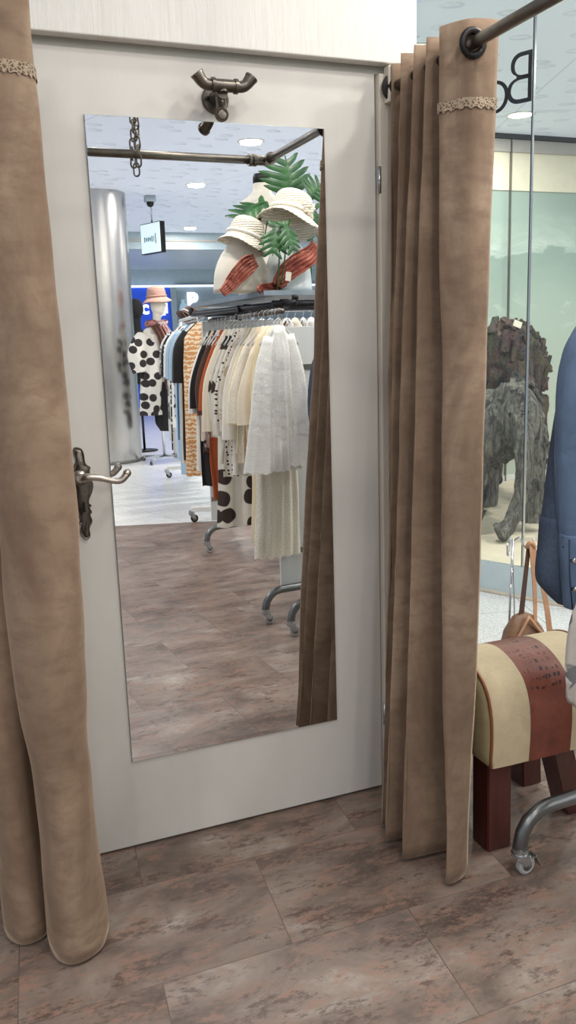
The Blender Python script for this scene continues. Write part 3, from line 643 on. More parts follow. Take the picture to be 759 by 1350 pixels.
bm = B(); prism(bm, [(1.075, -1.75), (1.66, -1.79), (1.70, -3.24), (1.122, -3.2)], 1.567, 1.592, 'Z'); bmesh.ops.bevel(bm, geom=list(bm.edges), offset=.002, segments=2, affect='EDGES'); link('top_shelf', bm, M['shelf'], A, smooth=False)

G1 = 'hangers on the pipe rail between the white boards'
def cl(t, label, name, cat, levels, mat, **k):
    x, y_ = railA(t); rz = random.uniform(-.10, .10); k.setdefault('group', None)
    return garment(name, label, cat, x, y_, 1.425, k.pop('rz', rz), levels, mat, hgroup=G1, **k)
cl(.0, 'white eyelet blouse with flared scalloped sleeves, nearest on the boarded rack', 'blouse', 'blouse', [(0, -.03, .02), (-.03, -.04, .03), (-.1, -.06, .05), (-.25, -.09, .06), (-.45, -.10, .075), (-.66, -.11, .08)], M['eyelet'], th=.035, scallop=1, seed=1.2, rz=0,
   sleeves=[([(-.05, -.0, -.05), (-.085, .01, -.2), (-.115, .02, -.42), (-.14, .02, -.66)], (.03, .045, .05, .062)), ([(.04, 0, -.04), (.065, .01, -.2), (.075, .015, -.42), (.065, .02, -.64)], (.025, .04, .05, .055))])
cl(.035, 'long white eyelet dress with a scalloped hem behind the flared blouse', 'dress', 'dress', [(0, -.03, .03), (-.05, -.07, .06), (-.2, -.11, .075), (-.5, -.12, .075), (-.8, -.13, .085), (-1.08, -.15, .085)], M['eyelet_cream'], th=.03, scallop=1, seed=2.5, rz=0)
cl(.075, 'sheer ivory blouse with a brown lace edge behind the eyelet dress', 'blouse', 'blouse', [(0, -.03, .03), (-.06, -.09, .05), (-.3, -.12, .06), (-.7, -.13, .07), (-1.0, -.145, .05), (-1.06, -.12, .04)], M['ivory'], th=.025, seed=3.1, folds=3)
names = [
 (.13, 'cream cotton tunic with short sleeves, third from the near board', 'tunic', 'tunic', 'cream', .62, 1), (.185, 'pale beige crinkled blouse between two cream tops on the boarded rack', 'blouse', 'blouse', 'beige', .70, 0),
 (.24, 'cream eyelet tunic with long sleeves on the boarded rack', 'tunic', 'tunic', 'eyelet_cream', .66, 1), (.29, 'pale yellow satin blouse on the boarded rack', 'blouse', 'blouse', 'ivory', .62, 1),
 (.34, 'white cotton shirt with a collar on the boarded rack', 'shirt', 'shirt', 'whitecloth', .74, 1), (.40, 'off-white shirt with a faded floral print on the boarded rack', 'shirt', 'shirt', 'floral', .60, 1),
 (.46, 'cream shirt with tiny dark dots on the boarded rack', 'shirt', 'shirt', 'smalldots', .78, 1), (.52, 'cream blouse with wide sleeves and large brown dots', 'blouse', 'blouse', 'bigdots', .72, 1),
 (.58, 'long cream dress with large brown dots on the boarded rack', 'dress', 'dress', 'bigdots', 1.10, 1), (.66, 'plain cream blouse between the dotted dress and the rust dress', 'blouse', 'blouse', 'cream', .60, 1),
 (.73, 'long rust orange dress on the boarded rack', 'dress', 'dress', 'rust', .98, 1), (.79, 'black and white blouse behind the rust dress', 'blouse', 'blouse', 'bw', .70, 0),
 (.84, 'dark brown sleeved top behind the rust dress', 'top', 'top', 'brown', .72, 1), (.885, 'beige blouse between the brown and black tops', 'blouse', 'blouse', 'beige', .66, 0), (.93, 'long black dress next to the far board', 'dress', 'dress', 'blk', .95, 1), (.975, 'narrow cream cardigan last before the far board', 'cardigan', 'cardigan', 'whitecloth', .86, 1)]
for t_, lab, nm, ct, mt, L, sv in names:
    s_ = []
    if sv: e_ = -.44-.14*random.random(); s_ = [([(-.035, 0, -.04), (-.078, .004, -.15), (-.125, .008, -.31), (-.14+.03*random.random(), .01, e_)], (.018, .032, .042, .052)), ([(.035, 0, -.04), (.075, 0, -.2), (.09, 0, -.42)], (.018, .032, .038))]
    cl(t_, lab, nm, ct, [(0, -.03, .03), (-.03, -.05, .042), (-.09, -.068, .06), (-.2, -.092, .08), (-.34, -.112, .095), (-L*.75, -.12-.02*random.random(), .10), (-L, -.12-.03*random.random(), .105)], M[mt], th=.03, sleeves=s_, folds=random.choice((3, 4, 5)), amp=.017)

# denim on the near rack
def railB(t): return 1.165+.125*t, .52+.865*t
G2 = 'hangers on the pipe rail with the denim jackets'
dj = empty('denim_jacket', (1.165, -.60, 1.48), 'pale blue denim jacket with gathered sleeves and silver buttoned cuffs, above the stool', 'jacket')
bm = B(); garment_part(bm, [(0, -.04, .04), (-.03, -.09, .09), (-.09, -.15, .17), (-.3, -.16, .18), (-.56, -.13, .16)], .05, 3, .01, 4); link('body', bm, M['denim'], dj, local=True)
def rings_x(bm, rows, n=30, yc=0, cap=True, fold=0):
    """rows: (z, xl, xr, depth) -> elliptical loft"""
    R = []
    for j, (z, xl, xr, dp) in enumerate(rows):
        c, h = (xl+xr)/2, (xr-xl)/2; R.append([(c+h*cos(2*PI*i/n)*(1+fold*sin(i*2.1+j*.4)), yc+dp*sin(2*PI*i/n)*(1+fold*2*sin(i*1.7+j*.3)), z) for i in range(n)])
    loft(bm, R, True, cap, cap)
def rowsmooth(rows, k=4):
    out = []
    A_ = cr([(r[0], r[1], r[2]) for r in rows], k); D = cr([(r[3], 0, 0) for r in rows], k)
    return [(a.x, a.y, a.z, d.x) for a, d in zip(A_, D)]
bm = B(); rings_x(bm, rowsmooth([(1.42, 1.02, 1.12, .03), (1.385, .972, 1.10, .045), (1.34, .942, 1.075, .055), (1.29, .926, 1.06, .058), (1.2, .919, 1.045, .055), (1.05, .922, 1.035, .05), (.93, .932, 1.025, .045), (.895, .937, 1.02, .042)]), yc=-.585, fold=.03); slv = link('sleeve', bm, M['denim'], dj)
bm = B(); rings_x(bm, rowsmooth([(.903, .934, 1.022, .046), (.88, .934, 1.022, .044), (.80, .942, 1.012, .038), (.735, .951, 1.008, .034), (.72, .954, 1.006, .032)]), yc=-.588); cf = link('cuff', bm, M['denim'], slv)
bm = B()
for z in (.896, .874): tube(bm, [(.935+.088*k/12, -.588-.0455*sin(PI*k/12)-.001, z+.004*sin(k*.6)) for k in range(13)], .0026, 6)
tube(bm, [(.938, -.607, .895), (.946, -.604, .80), (.957, -.604, .725)], .0024, 6); link('seam', bm, M['stitch'], cf)
for z, x in ((.845, .949), (.775, .956)):
    bm = B(); lathe(bm, (x, -.6165, z), [(.0075, .010), (.0075, 0), (.006, -.003), (.002, -.0035)], 16, 'Y'); link('button', bm, M['chrome'], cf)
# gathered tucks at the sleeve head
bm = B(); tube(bm, [(1.03, -.625, 1.37), (.985, -.636, 1.32), (.965, -.640, 1.25), (.972, -.638, 1.20)], [.004, .012, .014, .004], 10, 4); tube(bm, [(1.045, -.63, 1.33), (1.005, -.638, 1.27), (.995, -.636, 1.21)], [.004, .012, .004], 10, 4); link('tuck', bm, M['denim'], slv)
bm = B(); rings_x(bm, rowsmooth([(1.38, 1.02, 1.10, .03), (1.25, .975, 1.05, .04), (1.1, .946, 1.03, .04), (.97, .932, 1.0, .038), (.925, .926, .99, .036)]), yc=-.53); s2 = link('sleeve', bm, M['denim_dark'], dj)
bm = B(); rings_x(bm, rowsmooth([(.935, .922, .992, .04), (.87, .917, .995, .038), (.79, .909, .998, .034), (.75, .935, 1.0, .03), (.712, .975, 1.0, .02)]), yc=-.532); c2 = link('cuff', bm, M['denim_dark'], s2)
bm = B()
for z in (.93, .905): tube(bm, [(.922+.07*k/12, -.532-.0405*sin(PI*k/12)-.001, z) for k in range(13)], .0016, 6)
link('seam', bm, M['stitch'], c2)
hanger(1.165, .60, 1.50, 0, 'hanger in the pale blue denim jacket', None)
for t_, lab, mt, L in ((.38, 'dark blue denim jacket in the middle of the denim rack', 'denim_dark', .62), (.62, 'mid blue denim shirt on the denim rack', 'denim', .70), (.85, 'indigo denim jacket at the far end of the denim rack', 'denim_dark', .62)):
    x, y_ = railB(t_)
    garment('denim_jacket', lab, 'jacket', x-.012, y_, 1.47, 0, [(0, -.04, .04), (-.03, -.06, .08), (-.14, -.08, .13), (-.3, -.10, .14), (-L, -.07, .13)], M[mt], th=.045, sleeves=[([(-.05, 0, -.12), (-.11, 0, -.22), (-.13, 0, -.42), (-.08, 0, -.70)], (.035, .05, .052, .045)), ([(.1, 0, -.07), (.17, 0, -.18), (.19, 0, -.4), (.17, 0, -.66)], (.05, .06, .055, .045))], hgroup=G2)
gz = empty('dress', (1.18, -.665, 1.48), 'sheer grey and white printed dress with a ragged hem, in front of the denim jacket', 'dress')
bm = B(); rings_x(bm, rowsmooth([(1.45, 1.12, 1.22, .015), (1.36, 1.06, 1.30, .022), (1.0, 1.02, 1.30, .025), (.80, .955, 1.30, .022), (.74, .915, 1.30, .024), (.62, .905, 1.31, .024), (.53, .91, 1.32, .022), (.50, .93, 1.32, .02)]), yc=-.655, fold=.04, cap=False); link('body', bm, M['gauze'], gz)
hanger(1.18, .665, 1.50, 0, 'hanger holding the sheer printed dress', G2)

# ------------------------------------------------------------------ hats and busts on the shelf
def bust(label, x, Yv, z, H, w, mat, cap=False, group=None, tilt=0):
    o = empty('mannequin_bust', V(x, Yv, z), label, 'mannequin bust', group)
    c = V(x, Yv, z)
    def rings():
        P = [(0, w*1.15, .085), (.35*H, w*1.05, .085), (.6*H, w*.82, .075), (.8*H, w*.5, .058), (.9*H, .048, .048), (1.0*H, .045, .045)] if not cap else [(0, w, .075), (.62*H, w*.98, .08), (.80*H, w*.86, .07), (.88*H, w*.5, .055), (.92*H, .052, .048), (H, .045, .045)] if cap else [(0, w, .075), (.25*H, w*1.02, .085), (.55*H, w*.98, .08), (.72*H, w*.80, .07), (.82*H, w*.45, .055), (.88*H, .050, .048), (1.0*H, .045, .045)]
        Q = cr([(a, b, d) for a, b, d in P], 5); return [[(c.x+q.y*cos(2*PI*i/36)+tilt*q.x, c.y+q.z*sin(2*PI*i/36), c.z+q.x) for i in range(36)] for q in Q]
    bm = B(); loft(bm, rings()); link('torso', bm, mat, o)
    if cap:
        bm = B(); lathe(bm, (c.x+tilt*H, c.y, c.z+H), [(.047, -.006), (.047, .03), (.04, .042), (.01, .045)], 28); link('neck_cap', bm, M['dark'], o)
    return o
bust('cream bust in a cloche hat at the front left of the zinc shelf', 1.03, 1.92, 1.592, .28, .128, M['mannequin'])
bust('pale grey bust under the wide straw hat at the front right of the shelf', 1.262, 1.90, 1.592, .30, .108, M['mannequin_blue'])
bust('headless cream bust with a dark neck cap at the back of the shelf', 1.335, 2.42, 1.592, .60, .155, M['mannequin'], cap=True)
def hat(label, x, Yv, z, R, rc, h, mat, rx, ry, wav=.012, flower=False, down=.03, cat='hat'):
    o = empty('sun_hat', V(x, Yv, z), label, cat); m = Matrix.Rotation(rx, 4, 'X') @ Matrix.Rotation(ry, 4, 'Y')
    prof_ = [(R, -down), (R*.93, -down*.7), (R*.8, -down*.35), (rc*1.06, 0), (rc*1.0, .012), (rc*.97, h*.45), (rc*.86, h*.8), (rc*.6, h*.97), (rc*.2, h*1.02), (.001, h*1.02)]
    Q = cr([(a, b, 0) for a, b in prof_], 4); rings = []
    for q in Q:
        r = max(q.x, .001); k = max(0, (r-rc)/(R-rc)); rings.append([(r*cos(2*PI*i/48), r*sin(2*PI*i/48), q.y+wav*k*sin(6*PI*i/48+1)) for i in range(48)])
    bm = B(); loft(bm, rings, True, False, False); transform(bm, m); c = link('crown_and_brim', bm, mat, o, local=True); so_ = c.modifiers.new('s', 'SOLIDIFY'); so_.thickness = .004
    bm = B(); tube(bm, [(rc*1.03*cos(2*PI*i/40), rc*1.03*sin(2*PI*i/40), .016) for i in range(40)], .008, 8, 0, True); transform(bm, m); link('hat_band', bm, M['whitecloth'] if mat != M['pinkhat'] else mat, o, local=True)
    if flower:
        bm = B(); fc = Vector((rc*.42, rc*.98, .03))
        for k in range(9):
            a = 2*PI*k/9; e = fc+Vector((.006, .004, 0)); tube(bm, [e, e+Vector((.022*cos(a), .004, .022*sin(a))), e+Vector((.034*cos(a), -.001, .034*sin(a)))], [.006, .010, .003], 8, 3)
        g = bmesh.ops.create_uvsphere(bm, u_segments=12, v_segments=8, radius=.010); bmesh.ops.translate(bm, verts=g['verts'], vec=fc+Vector((.004, .012, 0)))
        transform(bm, m); link('flower', bm, M['straw'], o, local=True)
    return o
hat('cream crochet cloche hat on the left bust', 1.045, 1.90, 1.84, .125, .085, .10, M['straw'], 0, .36, .008, down=.04)
hat('wide brimmed cream straw hat with a fabric flower on the right bust', 1.268, 1.86, 1.945, .158, .10, .115, M['straw'], .12, .34, .014, True, down=.045)
# scarves
sc = empty('scarf', V(1.15, 1.85, 1.70), 'rust red fringed scarf draped across both shelf busts with a paper tag', 'scarf')
def ribbon(bm, pts, widths, folds=5, amp=.010, n=14):
    P = cr(pts, 8); m = len(P); rows = []
    for i, p in enumerate(P):
        t = i/(m-1); f = t*(len(widths)-1); k = min(len(widths)-2, int(f)); w = widths[k]+(widths[k+1]-widths[k])*(f-k)
        d = (P[min(m-1, i+1)]-P[max(0, i-1)]).normalized(); s_ = d.cross(Vector((0, 1, 0))).normalized()
        rows.append([p+s_*w*(j/n-.5)*2+Vector((0, 1, 0))*amp*sin(folds*j/n*PI*2+t*5) for j in range(n+1)])
    loft(bm, rows, closed=False)
bm = B()
ribbon(bm, [V(1.375, 1.80, 1.80), V(1.33, 1.78, 1.755), V(1.27, 1.775, 1.72), V(1.21, 1.78, 1.68), V(1.17, 1.775, 1.635), V(1.155, 1.77, 1.61)], [.03, .045, .05, .045, .03, .02])
ribbon(bm, [V(1.20, 1.79, 1.64), V(1.13, 1.78, 1.605), V(1.07, 1.765, 1.60), V(1.05, 1.74, 1.585)], [.025, .02, .02, .012])
for o_ in bm.verts: pass
f1 = link('scarf_cloth', bm, M['scarf'], sc); so_ = f1.modifiers.new('s', 'SOLIDIFY'); so_.thickness = .004
bm = B(); ribbon(bm, [V(1.06, 1.80, 1.735), V(1.015, 1.795, 1.71), V(.965, 1.80, 1.66), V(.925, 1.80, 1.615), V(.885, 1.79, 1.585)], [.03, .04, .036, .03, .02])
f2 = link('scarf_cloth', bm, M['scarf'], sc); so_ = f2.modifiers.new('s', 'SOLIDIFY'); so_.thickness = .004
bm = B()
for k in range(14):
    x = 1.385+.012*sin(k*2); bmz = 1.795-.006*k*.6; tube(bm, [V(1.375-.002*k, 1.79, 1.80-.005*k), V(1.40-.001*k, 1.78, 1.775-.007*k), V(1.405-.002*k, 1.78, 1.745-.006*k)], .0012, 4)
link('fringe', bm, M['scarf'], sc)
bm = B(); box(bm, V(1.205, 1.755, 1.655), (.028, .002, .042), rot=Matrix.Rotation(.15, 3, 'Y')); link('price_tag', bm, M['tag'], sc, smooth=False)
bm = B(); box(bm, V(1.36, 2.02, 1.68), (.09, .09, .172), bev=.006); box(bm, V(1.36, 2.02, 1.775), (.097, .097, .02), bev=.004); tag(link('storage_box', bm, M['black'], smooth=False, origin=V(1.36, 2.02, 1.592)), 'small black box standing on the shelf behind the right bust', 'box')
# monstera leaves
def leaf(label, tip, base, nrm, W, lobes=7, foot_=None):
    lobes = max(5, lobes-2)
    tip, base = Vector(tip), Vector(base); ax = tip-base; L = ax.length; ax.normalize(); n_ = Vector(nrm); n_ = (n_-ax*n_.dot(ax)).normalized(); s_ = ax.cross(n_)
    o = empty('monstera_leaf', foot_ or base, label, 'leaf', None); bm = B()
    def pt(u, v): return base+ax*u*L+s_*v*W+n_*(-.25*W*abs(v)**1.6-.10*L*u*u)
    for sd in (-1, 1):
        for k in range(lobes):
            u0 = .04+.86*k/lobes; env = sin(PI*(.12+.80*(k+.5)/lobes))**.7; wd = 1.0/lobes
            rows = []
            for j in range(8):
                t_ = j/7; v = sd*env*t_; uu = u0+wd*.5+ .20*t_**1.3*(1 if k > 0 else -.8)
                hw = wd*(.72 if t_ < .3 else .72*(1-.25*((t_-.3)/.7)) if t_ < .8 else .54*(1-(t_-.8)/.2*.85))
                rows.append([pt(uu-hw*.62, v), pt(uu, v)+n_*.004, pt(uu+hw*.62, v)])
            loft(bm, rows, closed=False)
    rows = [[pt(u, -.30*sin(PI*min(.97, u+.12))), pt(u, 0)+n_*.003, pt(u, .30*sin(PI*min(.97, u+.12)))] for u in [i/10 for i in range(11)]]; loft(bm, rows, closed=False)
    link('leaf_blade', bm, M['leaf'], o)
    bm = B(); f = Vector(foot_) if foot_ is not None else base+Vector((0, 0, -.1)); tube(bm, [f, (f+base)/2+n_*.01+Vector((.01, 0, .02)), base, base+ax*L*.9-n_*.10*L*.7], [.004, .0035, .003, .0015], 6, 4); link('leaf_stem', bm, M['stem'], o)
ft = V(1.27, 2.14, 1.594)
leaf('large monstera leaf fanned upright behind the wide straw hat', V(1.36, 2.10, 2.27), V(1.39, 2.12, 2.03), (.1, 1, .35), .155, 8, V(1.33, 2.13, 1.594))
leaf('monstera leaf reaching left between the two shelf hats', V(1.00, 1.93, 1.94), V(1.19, 1.96, 2.02), (-.1, .8, .6), .085, 7, V(1.15, 2.06, 1.594))
leaf('small monstera leaf hanging in front of the shelf busts', V(1.10, 1.68, 1.75), V(1.155, 1.74, 1.90), (-.4, .9, .2), .075, 6, V(1.15, 1.76, 1.594))
leaf('small dark monstera leaf hanging beside the right bust', V(1.21, 1.66, 1.76), V(1.17, 1.70, 1.90), (.3, .9, .2), .065, 6, V(1.17, 1.77, 1.594))
leaf('monstera leaf low behind the flower of the straw hat', V(1.47, 1.98, 1.86), V(1.44, 2.00, 2.02), (.2, 1, .2), .10, 7, V(1.43, 2.05, 1.594))
leaf('monstera leaf at the right end of the shelf above the black box', V(1.53, 2.05, 2.14), V(1.44, 2.06, 2.05), (.1, 1, .3), .09, 7, V(1.47, 2.1, 1.594))

# ------------------------------------------------------------------ further racks
G3 = 'hangers on the far rack'
Bk = empty('clothes_rack', V(1.6, 5.2, 0), 'white square tube clothes rack crowded with blue, black and print clothes', 'clothes rack')
for a, b in (((1.30, 4.12), (1.72, 4.05)), ((1.66, 6.35), (2.1, 6.28))):
    bm = B(); va, vb = V(*a, .10), V(*b, .10); d = (vb-va); box(bm, (va+vb)/2, (d.length, .035, .035), rot=Matrix.Rotation(math.atan2(d.y, d.x), 3, 'Z'), bev=.002); link('foot_bar', bm, M['white'], Bk, smooth=False)
    for p in (a, b): caster(Bk, V(*p, 0), 0, M['rubber'], 1.15, False, .085)
    bm = B(); m_ = (va+vb)/2; tube(bm, [m_, (m_.x, m_.y, 1.56)], .014, 10); link('upright', bm, M['white'], Bk)
bm = B(); tube(bm, [V(1.47, 4.08, 1.56), V(1.88, 6.34, 1.56)], .013, 12); link('hanging_rail', bm, M['white'], Bk)
far = [('orange and beige zigzag dress, nearest on the white rack', 'zig', 1.15), ('black dress behind the zigzag dress', 'blk', 1.05), ('beige striped dress on the white rack', 'beige', 1.1), ('pale blue long dress on the white rack', 'ltblue', 1.22), ('washed denim blue tunic on the white rack', 'denim', .95), ('pale blue shirt dress on the white rack', 'ltblue', 1.15),
       ('black and white patterned blouse on the white rack', 'bw', .8), ('white blouse with black trousers on the white rack', 'whitecloth', .9), ('grey print dress on the white rack', 'greyprint', 1.2), ('black dress with white dots on the white rack', 'blackdots', 1.15), ('white and grey tunic on the white rack', 'whitecloth', 1.0), ('grey patterned dress at the far end of the white rack', 'greyprint', 1.1)]
M['blackdots'] = dots('white_on_black_dots', (34, 32, 34), (222, 222, 220), 22, .25)
for i, (lab, mt, L) in enumerate(far):
    t_ = (i+.3)/len(far); x = 1.475+.40*t_; y_ = 4.14+2.15*t_
    garment('dress' if L > .9 else 'blouse', lab, 'clothing', x, y_, 1.50, random.uniform(-.1, .1), [(0, -.04, .04), (-.03, -.08, .08), (-.1, -.15, .13), (-.35, -.17, .14), (-L, -.19, .16)], M[mt], th=.055, amp=.02, hgroup=G3,
            sleeves=[([(-.11, 0, -.07), (-.18, 0, -.2), (-.2, 0, -.45)], (.04, .05, .05))] if i % 2 else None)
# rack behind the boards, only its tops show
G4 = 'pale clothes on the rail behind the white boards'
Dk = empty('clothes_rack', V(2.5, 3.95, 0), 'chrome clothes rack of pale clothes behind the boarded rack', 'clothes rack')
for x in (1.80, 3.05):
    bm = B(); tube(bm, [V(x, 3.95, .03), V(x, 3.95, 1.57)], .013, 12); link('upright', bm, M['chrome'], Dk)
    bm = B(); tube(bm, [V(x, 3.72, .075), V(x, 4.18, .075)], .014, 12); link('foot_bar', bm, M['chrome'], Dk)
    for yy in (3.73, 4.17): caster(Dk, V(x, yy, 0), PI/2, M['rubber'], .9, False, .07)
bm = B(); tube(bm, [V(1.80, 3.95, 1.57), V(3.05, 3.95, 1.57)], .012, 12); link('hanging_rail', bm, M['chrome'], Dk)
for i in range(18):
    x = 1.87+i*.066; mt = ['whitecloth', 'ltblue', 'beige', 'bw', 'cream', 'greyprint'][i % 6]
    garment('shirt', 'pale shirt seen edge-on behind the white boards', 'shirt', x, 3.95, 1.51, PI/2+random.uniform(-.1, .1), [(0, -.04, .04), (-.03, -.09, .09), (-.1, -.17, .17), (-.4, -.18, .18), (-.75, -.19, .19)], M[mt], th=.022, amp=.008, group=G4, hlabel='hanger on the chrome rail behind the white boards', hgroup='hangers behind the white boards')

# ------------------------------------------------------------------ dressed mannequin by the column
mq = V(1.93, 7.55, 0)
mn = empty('mannequin', mq, 'mannequin in a dotted wide-sleeved coat on a chrome stand beside the steel column', 'mannequin')
o = mq
fd = Vector((.85, .5, 0)).normalized()   # facing
blob('body', [('t', [o+Vector((0, 0, 1.0)), o+Vector((0, 0, 1.2)), o+Vector((0, 0, 1.45))], [.13, .11, .14]), ('e', o+Vector((0, 0, 1.47)), (.16, .09, .07)), ('t', [o+Vector((0, 0, 1.48)), o+fd*.01+Vector((0, 0, 1.62)), o+fd*.015+Vector((0, 0, 1.70))], [.055, .048, .05]),
      ('e', o+fd*.03+Vector((0, 0, 1.765)), (.085, .078, .115)), ('e', o+fd*.06+Vector((0, 0, 1.70)), (.045, .045, .045)), ('t', [o+fd*.09+Vector((0, 0, 1.80)), o+fd*.118+Vector((0, 0, 1.755)), o+fd*.10+Vector((0, 0, 1.74))], [.010, .014, .010]), ('e', o+fd*.102+Vector((0, 0, 1.715)), (.016, .016, .008)), ('e', o+Vector((0, 0, .95)), (.15, .12, .14))], M['mannequin'], mn, .009)
bm = B(); tube(bm, [o+Vector((0, 0, .06)), o+Vector((0, 0, .95))], .016, 14); link('pole', bm, M['chrome'], mn)
bm = B()
for k in range(4):
    a = PI/4+PI/2*k; tube(bm, [o+Vector((0, 0, .07)), o+Vector((.27*cos(a), .27*sin(a), .055))], .012, 10); 
link('stand_base', bm, M['chrome'], mn)
for k in range(4):
    a = PI/4+PI/2*k; caster(mn, o+Vector((.27*cos(a), .27*sin(a), 0)), a, M['rubber'], .9, False, .06)
bm = B(); bx_ = [(1.50, -.09, .09), (1.46, -.18, .17), (1.36, -.22, .20), (1.1, -.20, .12), (.8, -.24, .06), (.55, -.26, .02)]; garment_part(bm, [(z, a, b) for z, a, b in bx_], .14, 5, .02, 3.3); transform(bm, Matrix.Translation((o.x, o.y, 0))); link('coat', bm, M['kimono'], mn)
bm = B(); sleeve(bm, [o+Vector((-.15, .02, 1.45)), o+Vector((-.20, .03, 1.36)), o+Vector((-.25, .04, 1.22)), o+Vector((-.22, .04, 1.04))], (.07, .10, .11, .09), .7); link('coat_sleeve', bm, M['kimono'], mn)
bm = B(); sleeve(bm, [o+Vector((.13, .02, 1.45)), o+Vector((.17, .05, 1.3)), o+Vector((.20, .06, 1.05)), o+Vector((.19, .06, .72))], (.07, .09, .10, .09), .8); link('coat_sleeve', bm, M['kimono'], mn)
bm = B(); garment_part(bm, [(1.1, -.12, .17), (.8, -.13, .17), (.45, -.10, .17), (.36, -.05, .16)], .12, 4, .02, 1.3); transform(bm, Matrix.Translation((o.x+.02, o.y, 0))); link('skirt', bm, M['black'], mn)
bm = B(); ribbon(bm, [o+Vector((-.05, .12, 1.55)), o+Vector((.02, .17, 1.40)), o+Vector((.06, .19, 1.15)), o+Vector((.10, .20, .85))], [.05, .06, .07, .08], 3, .012); link('scarf_panel', bm, M['brown'], mn)
bm = B(); ribbon(bm, [o+Vector((.04, .13, 1.55)), o+Vector((.10, .18, 1.38)), o+Vector((.13, .21, 1.05)), o+Vector((.16, .22, .60))], [.04, .05, .06, .07], 3, .012); link('scarf_panel', bm, M['rosa'], mn)
bm = B(); tube(bm, [o+Vector((.10*cos(2*PI*k/20), .085*sin(2*PI*k/20), 1.565+.01*sin(k))) for k in range(20)], .035, 10, 0, True); link('neck_scarf', bm, M['rosa'], mn)
h_ = hat('pink bucket hat on the dressed mannequin', 1.945, 7.53, 1.845, .165, .108, .125, M['pinkhat'], 0, -.06, .006, down=.05)
# dark mannequin further back and a dark hat form
q = V(1.95, 8.7, 0)
dm = empty('mannequin', q, 'black mannequin half hidden behind the dotted coat, before the blue light box', 'mannequin')
blob('body', [('t', [q+Vector((0, 0, .85)), q+Vector((0, 0, 1.15)), q+Vector((0, 0, 1.42))], [.16, .13, .19]), ('e', q+Vector((0, 0, 1.44)), (.21, .11, .08)), ('t', [q+Vector((0, 0, 1.45)), q+Vector((0, 0, 1.68))], [.06, .055]), ('e', q+Vector((.0, .0, 1.77)), (.10, .10, .13)), ('t', [q+Vector((-.2, 0, 1.43)), q+Vector((-.26, 0, 1.15)), q+Vector((-.24, 0, .9))], [.07, .055, .045])], M['black'], dm, .015)
bm = B(); tube(bm, [q+Vector((0, 0, .02)), q+Vector((0, 0, .95))], .016, 12); lathe(bm, q, [(.17, 0), (.17, .008), (.02, .02)], 28); link('stand', bm, M['dark'], dm)

# ------------------------------------------------------------------ column, ceiling fittings, shopfront opposite
cxy = V(1.40, 8.0, 0)
cl_ = empty('column', cxy, 'round brushed steel column rising to the embossed ceiling', 'column')
bm = B(); lathe(bm, cxy, [(.36, 0), (.36, 3.0)], 64); link('steel_shell', bm, M['column'], cl_, angle=50)
bm = B(); lathe(bm, cxy, [(.366, 0), (.366, .03), (.362, .035)], 64); link('base_ring', bm, M['strap_metal'], cl_, angle=50)
cl_['kind'] = 'structure'; cl_.name = 'trim_7'
for k in ('label', 'category'): del cl_[k]
def downlight(x, y, lab, grp, power, big=.095):
    z = 3.0; o = empty('ceiling_downlight', (x, y, z), lab, 'ceiling light', grp)
    bm = B(); lathe(bm, (x, y, z), [(big+.02, -.001), (big+.02, -.007), (big, -.008), (big, -.002)], 32, cap=False); link('trim_ring', bm, M['white'], o)
    bm = B(); lathe(bm, (x, y, z), [(big, -.003), (.001, -.0031)], 32, cap=False); link('diffuser', bm, M['lamp_glow'], o)
    l = bpy.data.lights.new('downlight_lamp', 'AREA'); l.shape = 'DISK'; l.size = big*1.8; l.energy = power; l.color = (1, .945, .87); lo = bpy.data.objects.new('downlight_lamp', l); COL.objects.link(lo); lo.location = (x, y, z-.02)
PW = 22
downlight(2.254, -5.104, 'white downlight nearest the chain in the mirrored ceiling', None, PW*1.9)
downlight(2.367, -7.186, 'white downlight above the mannequin stand', None, PW*1.9)
downlight(3.271, -10.705, 'white downlight furthest away near the opposite shopfront', None, PW*1.9)
downlight(3.998, 3.761, 'white downlight below the black lettering', None, PW)
GD = 'round white ceiling downlights added out of view'
for x, y in ((-1.6, -3.6), (.4, -3.7), (2.2, -2.9), (-1.6, -1.9), (.35, -1.75), (2.3, -1.3), (1.55, -.55), (3.6, -.2), (.9, -1.15), (3.9, -2.4), (4.6, -5.0), (-1.2, -6.2), (-.9, -9.0), (5.6, -8.0), (6.0, 2.2), (2.4, 2.6), (5.2, .6), (3.7, 1.7), (7.6, -10)):  # unseen downlights added for light; the one by the near rack brightens its clothes
    downlight(x, y, 'round white ceiling downlight added out of view', GD, PW*(.55 if (x, y) in ((.9, -1.15), (.35, -1.75)) else 1.9 if y < -4 else 1.5 if y > 1.5 else 1))
cam_ = empty('security_camera', V(2.05, 8.0, 3.0), 'small dark security camera on the ceiling beside the hanging sign', 'camera')
bm = B(); box(bm, V(2.05, 8.0, 2.965), (.12, .10, .07), bev=.008); link('housing', bm, M['shop_grey'], cam_, smooth=False)
bm = B(); g = bmesh.ops.create_uvsphere(bm, u_segments=16, v_segments=10, radius=.042); bmesh.ops.translate(bm, verts=g['verts'], vec=V(2.05, 8.0, 2.915)); link('dome', bm, M['dark'], cam_)
sg = empty('hanging_sign', V(2.20, 8.6, 2.9), 'lit white hanging sign box with a black edge under the ceiling', 'sign')
sr = Matrix.Rotation(1.22, 3, 'Z')
bm = B(); box(bm, V(2.20, 8.6, 2.60), (.44, .07, .36), rot=sr, bev=.004); link('sign_box', bm, M['dark'], sg, smooth=False)
bm = B(); box(bm, V(2.20, 8.6, 2.60)+sr @ Vector((.005, .037, 0)), (.42, .004, .34), rot=sr); fcx = link('sign_face', bm, M['screen'], sg, smooth=False)
bm = B()
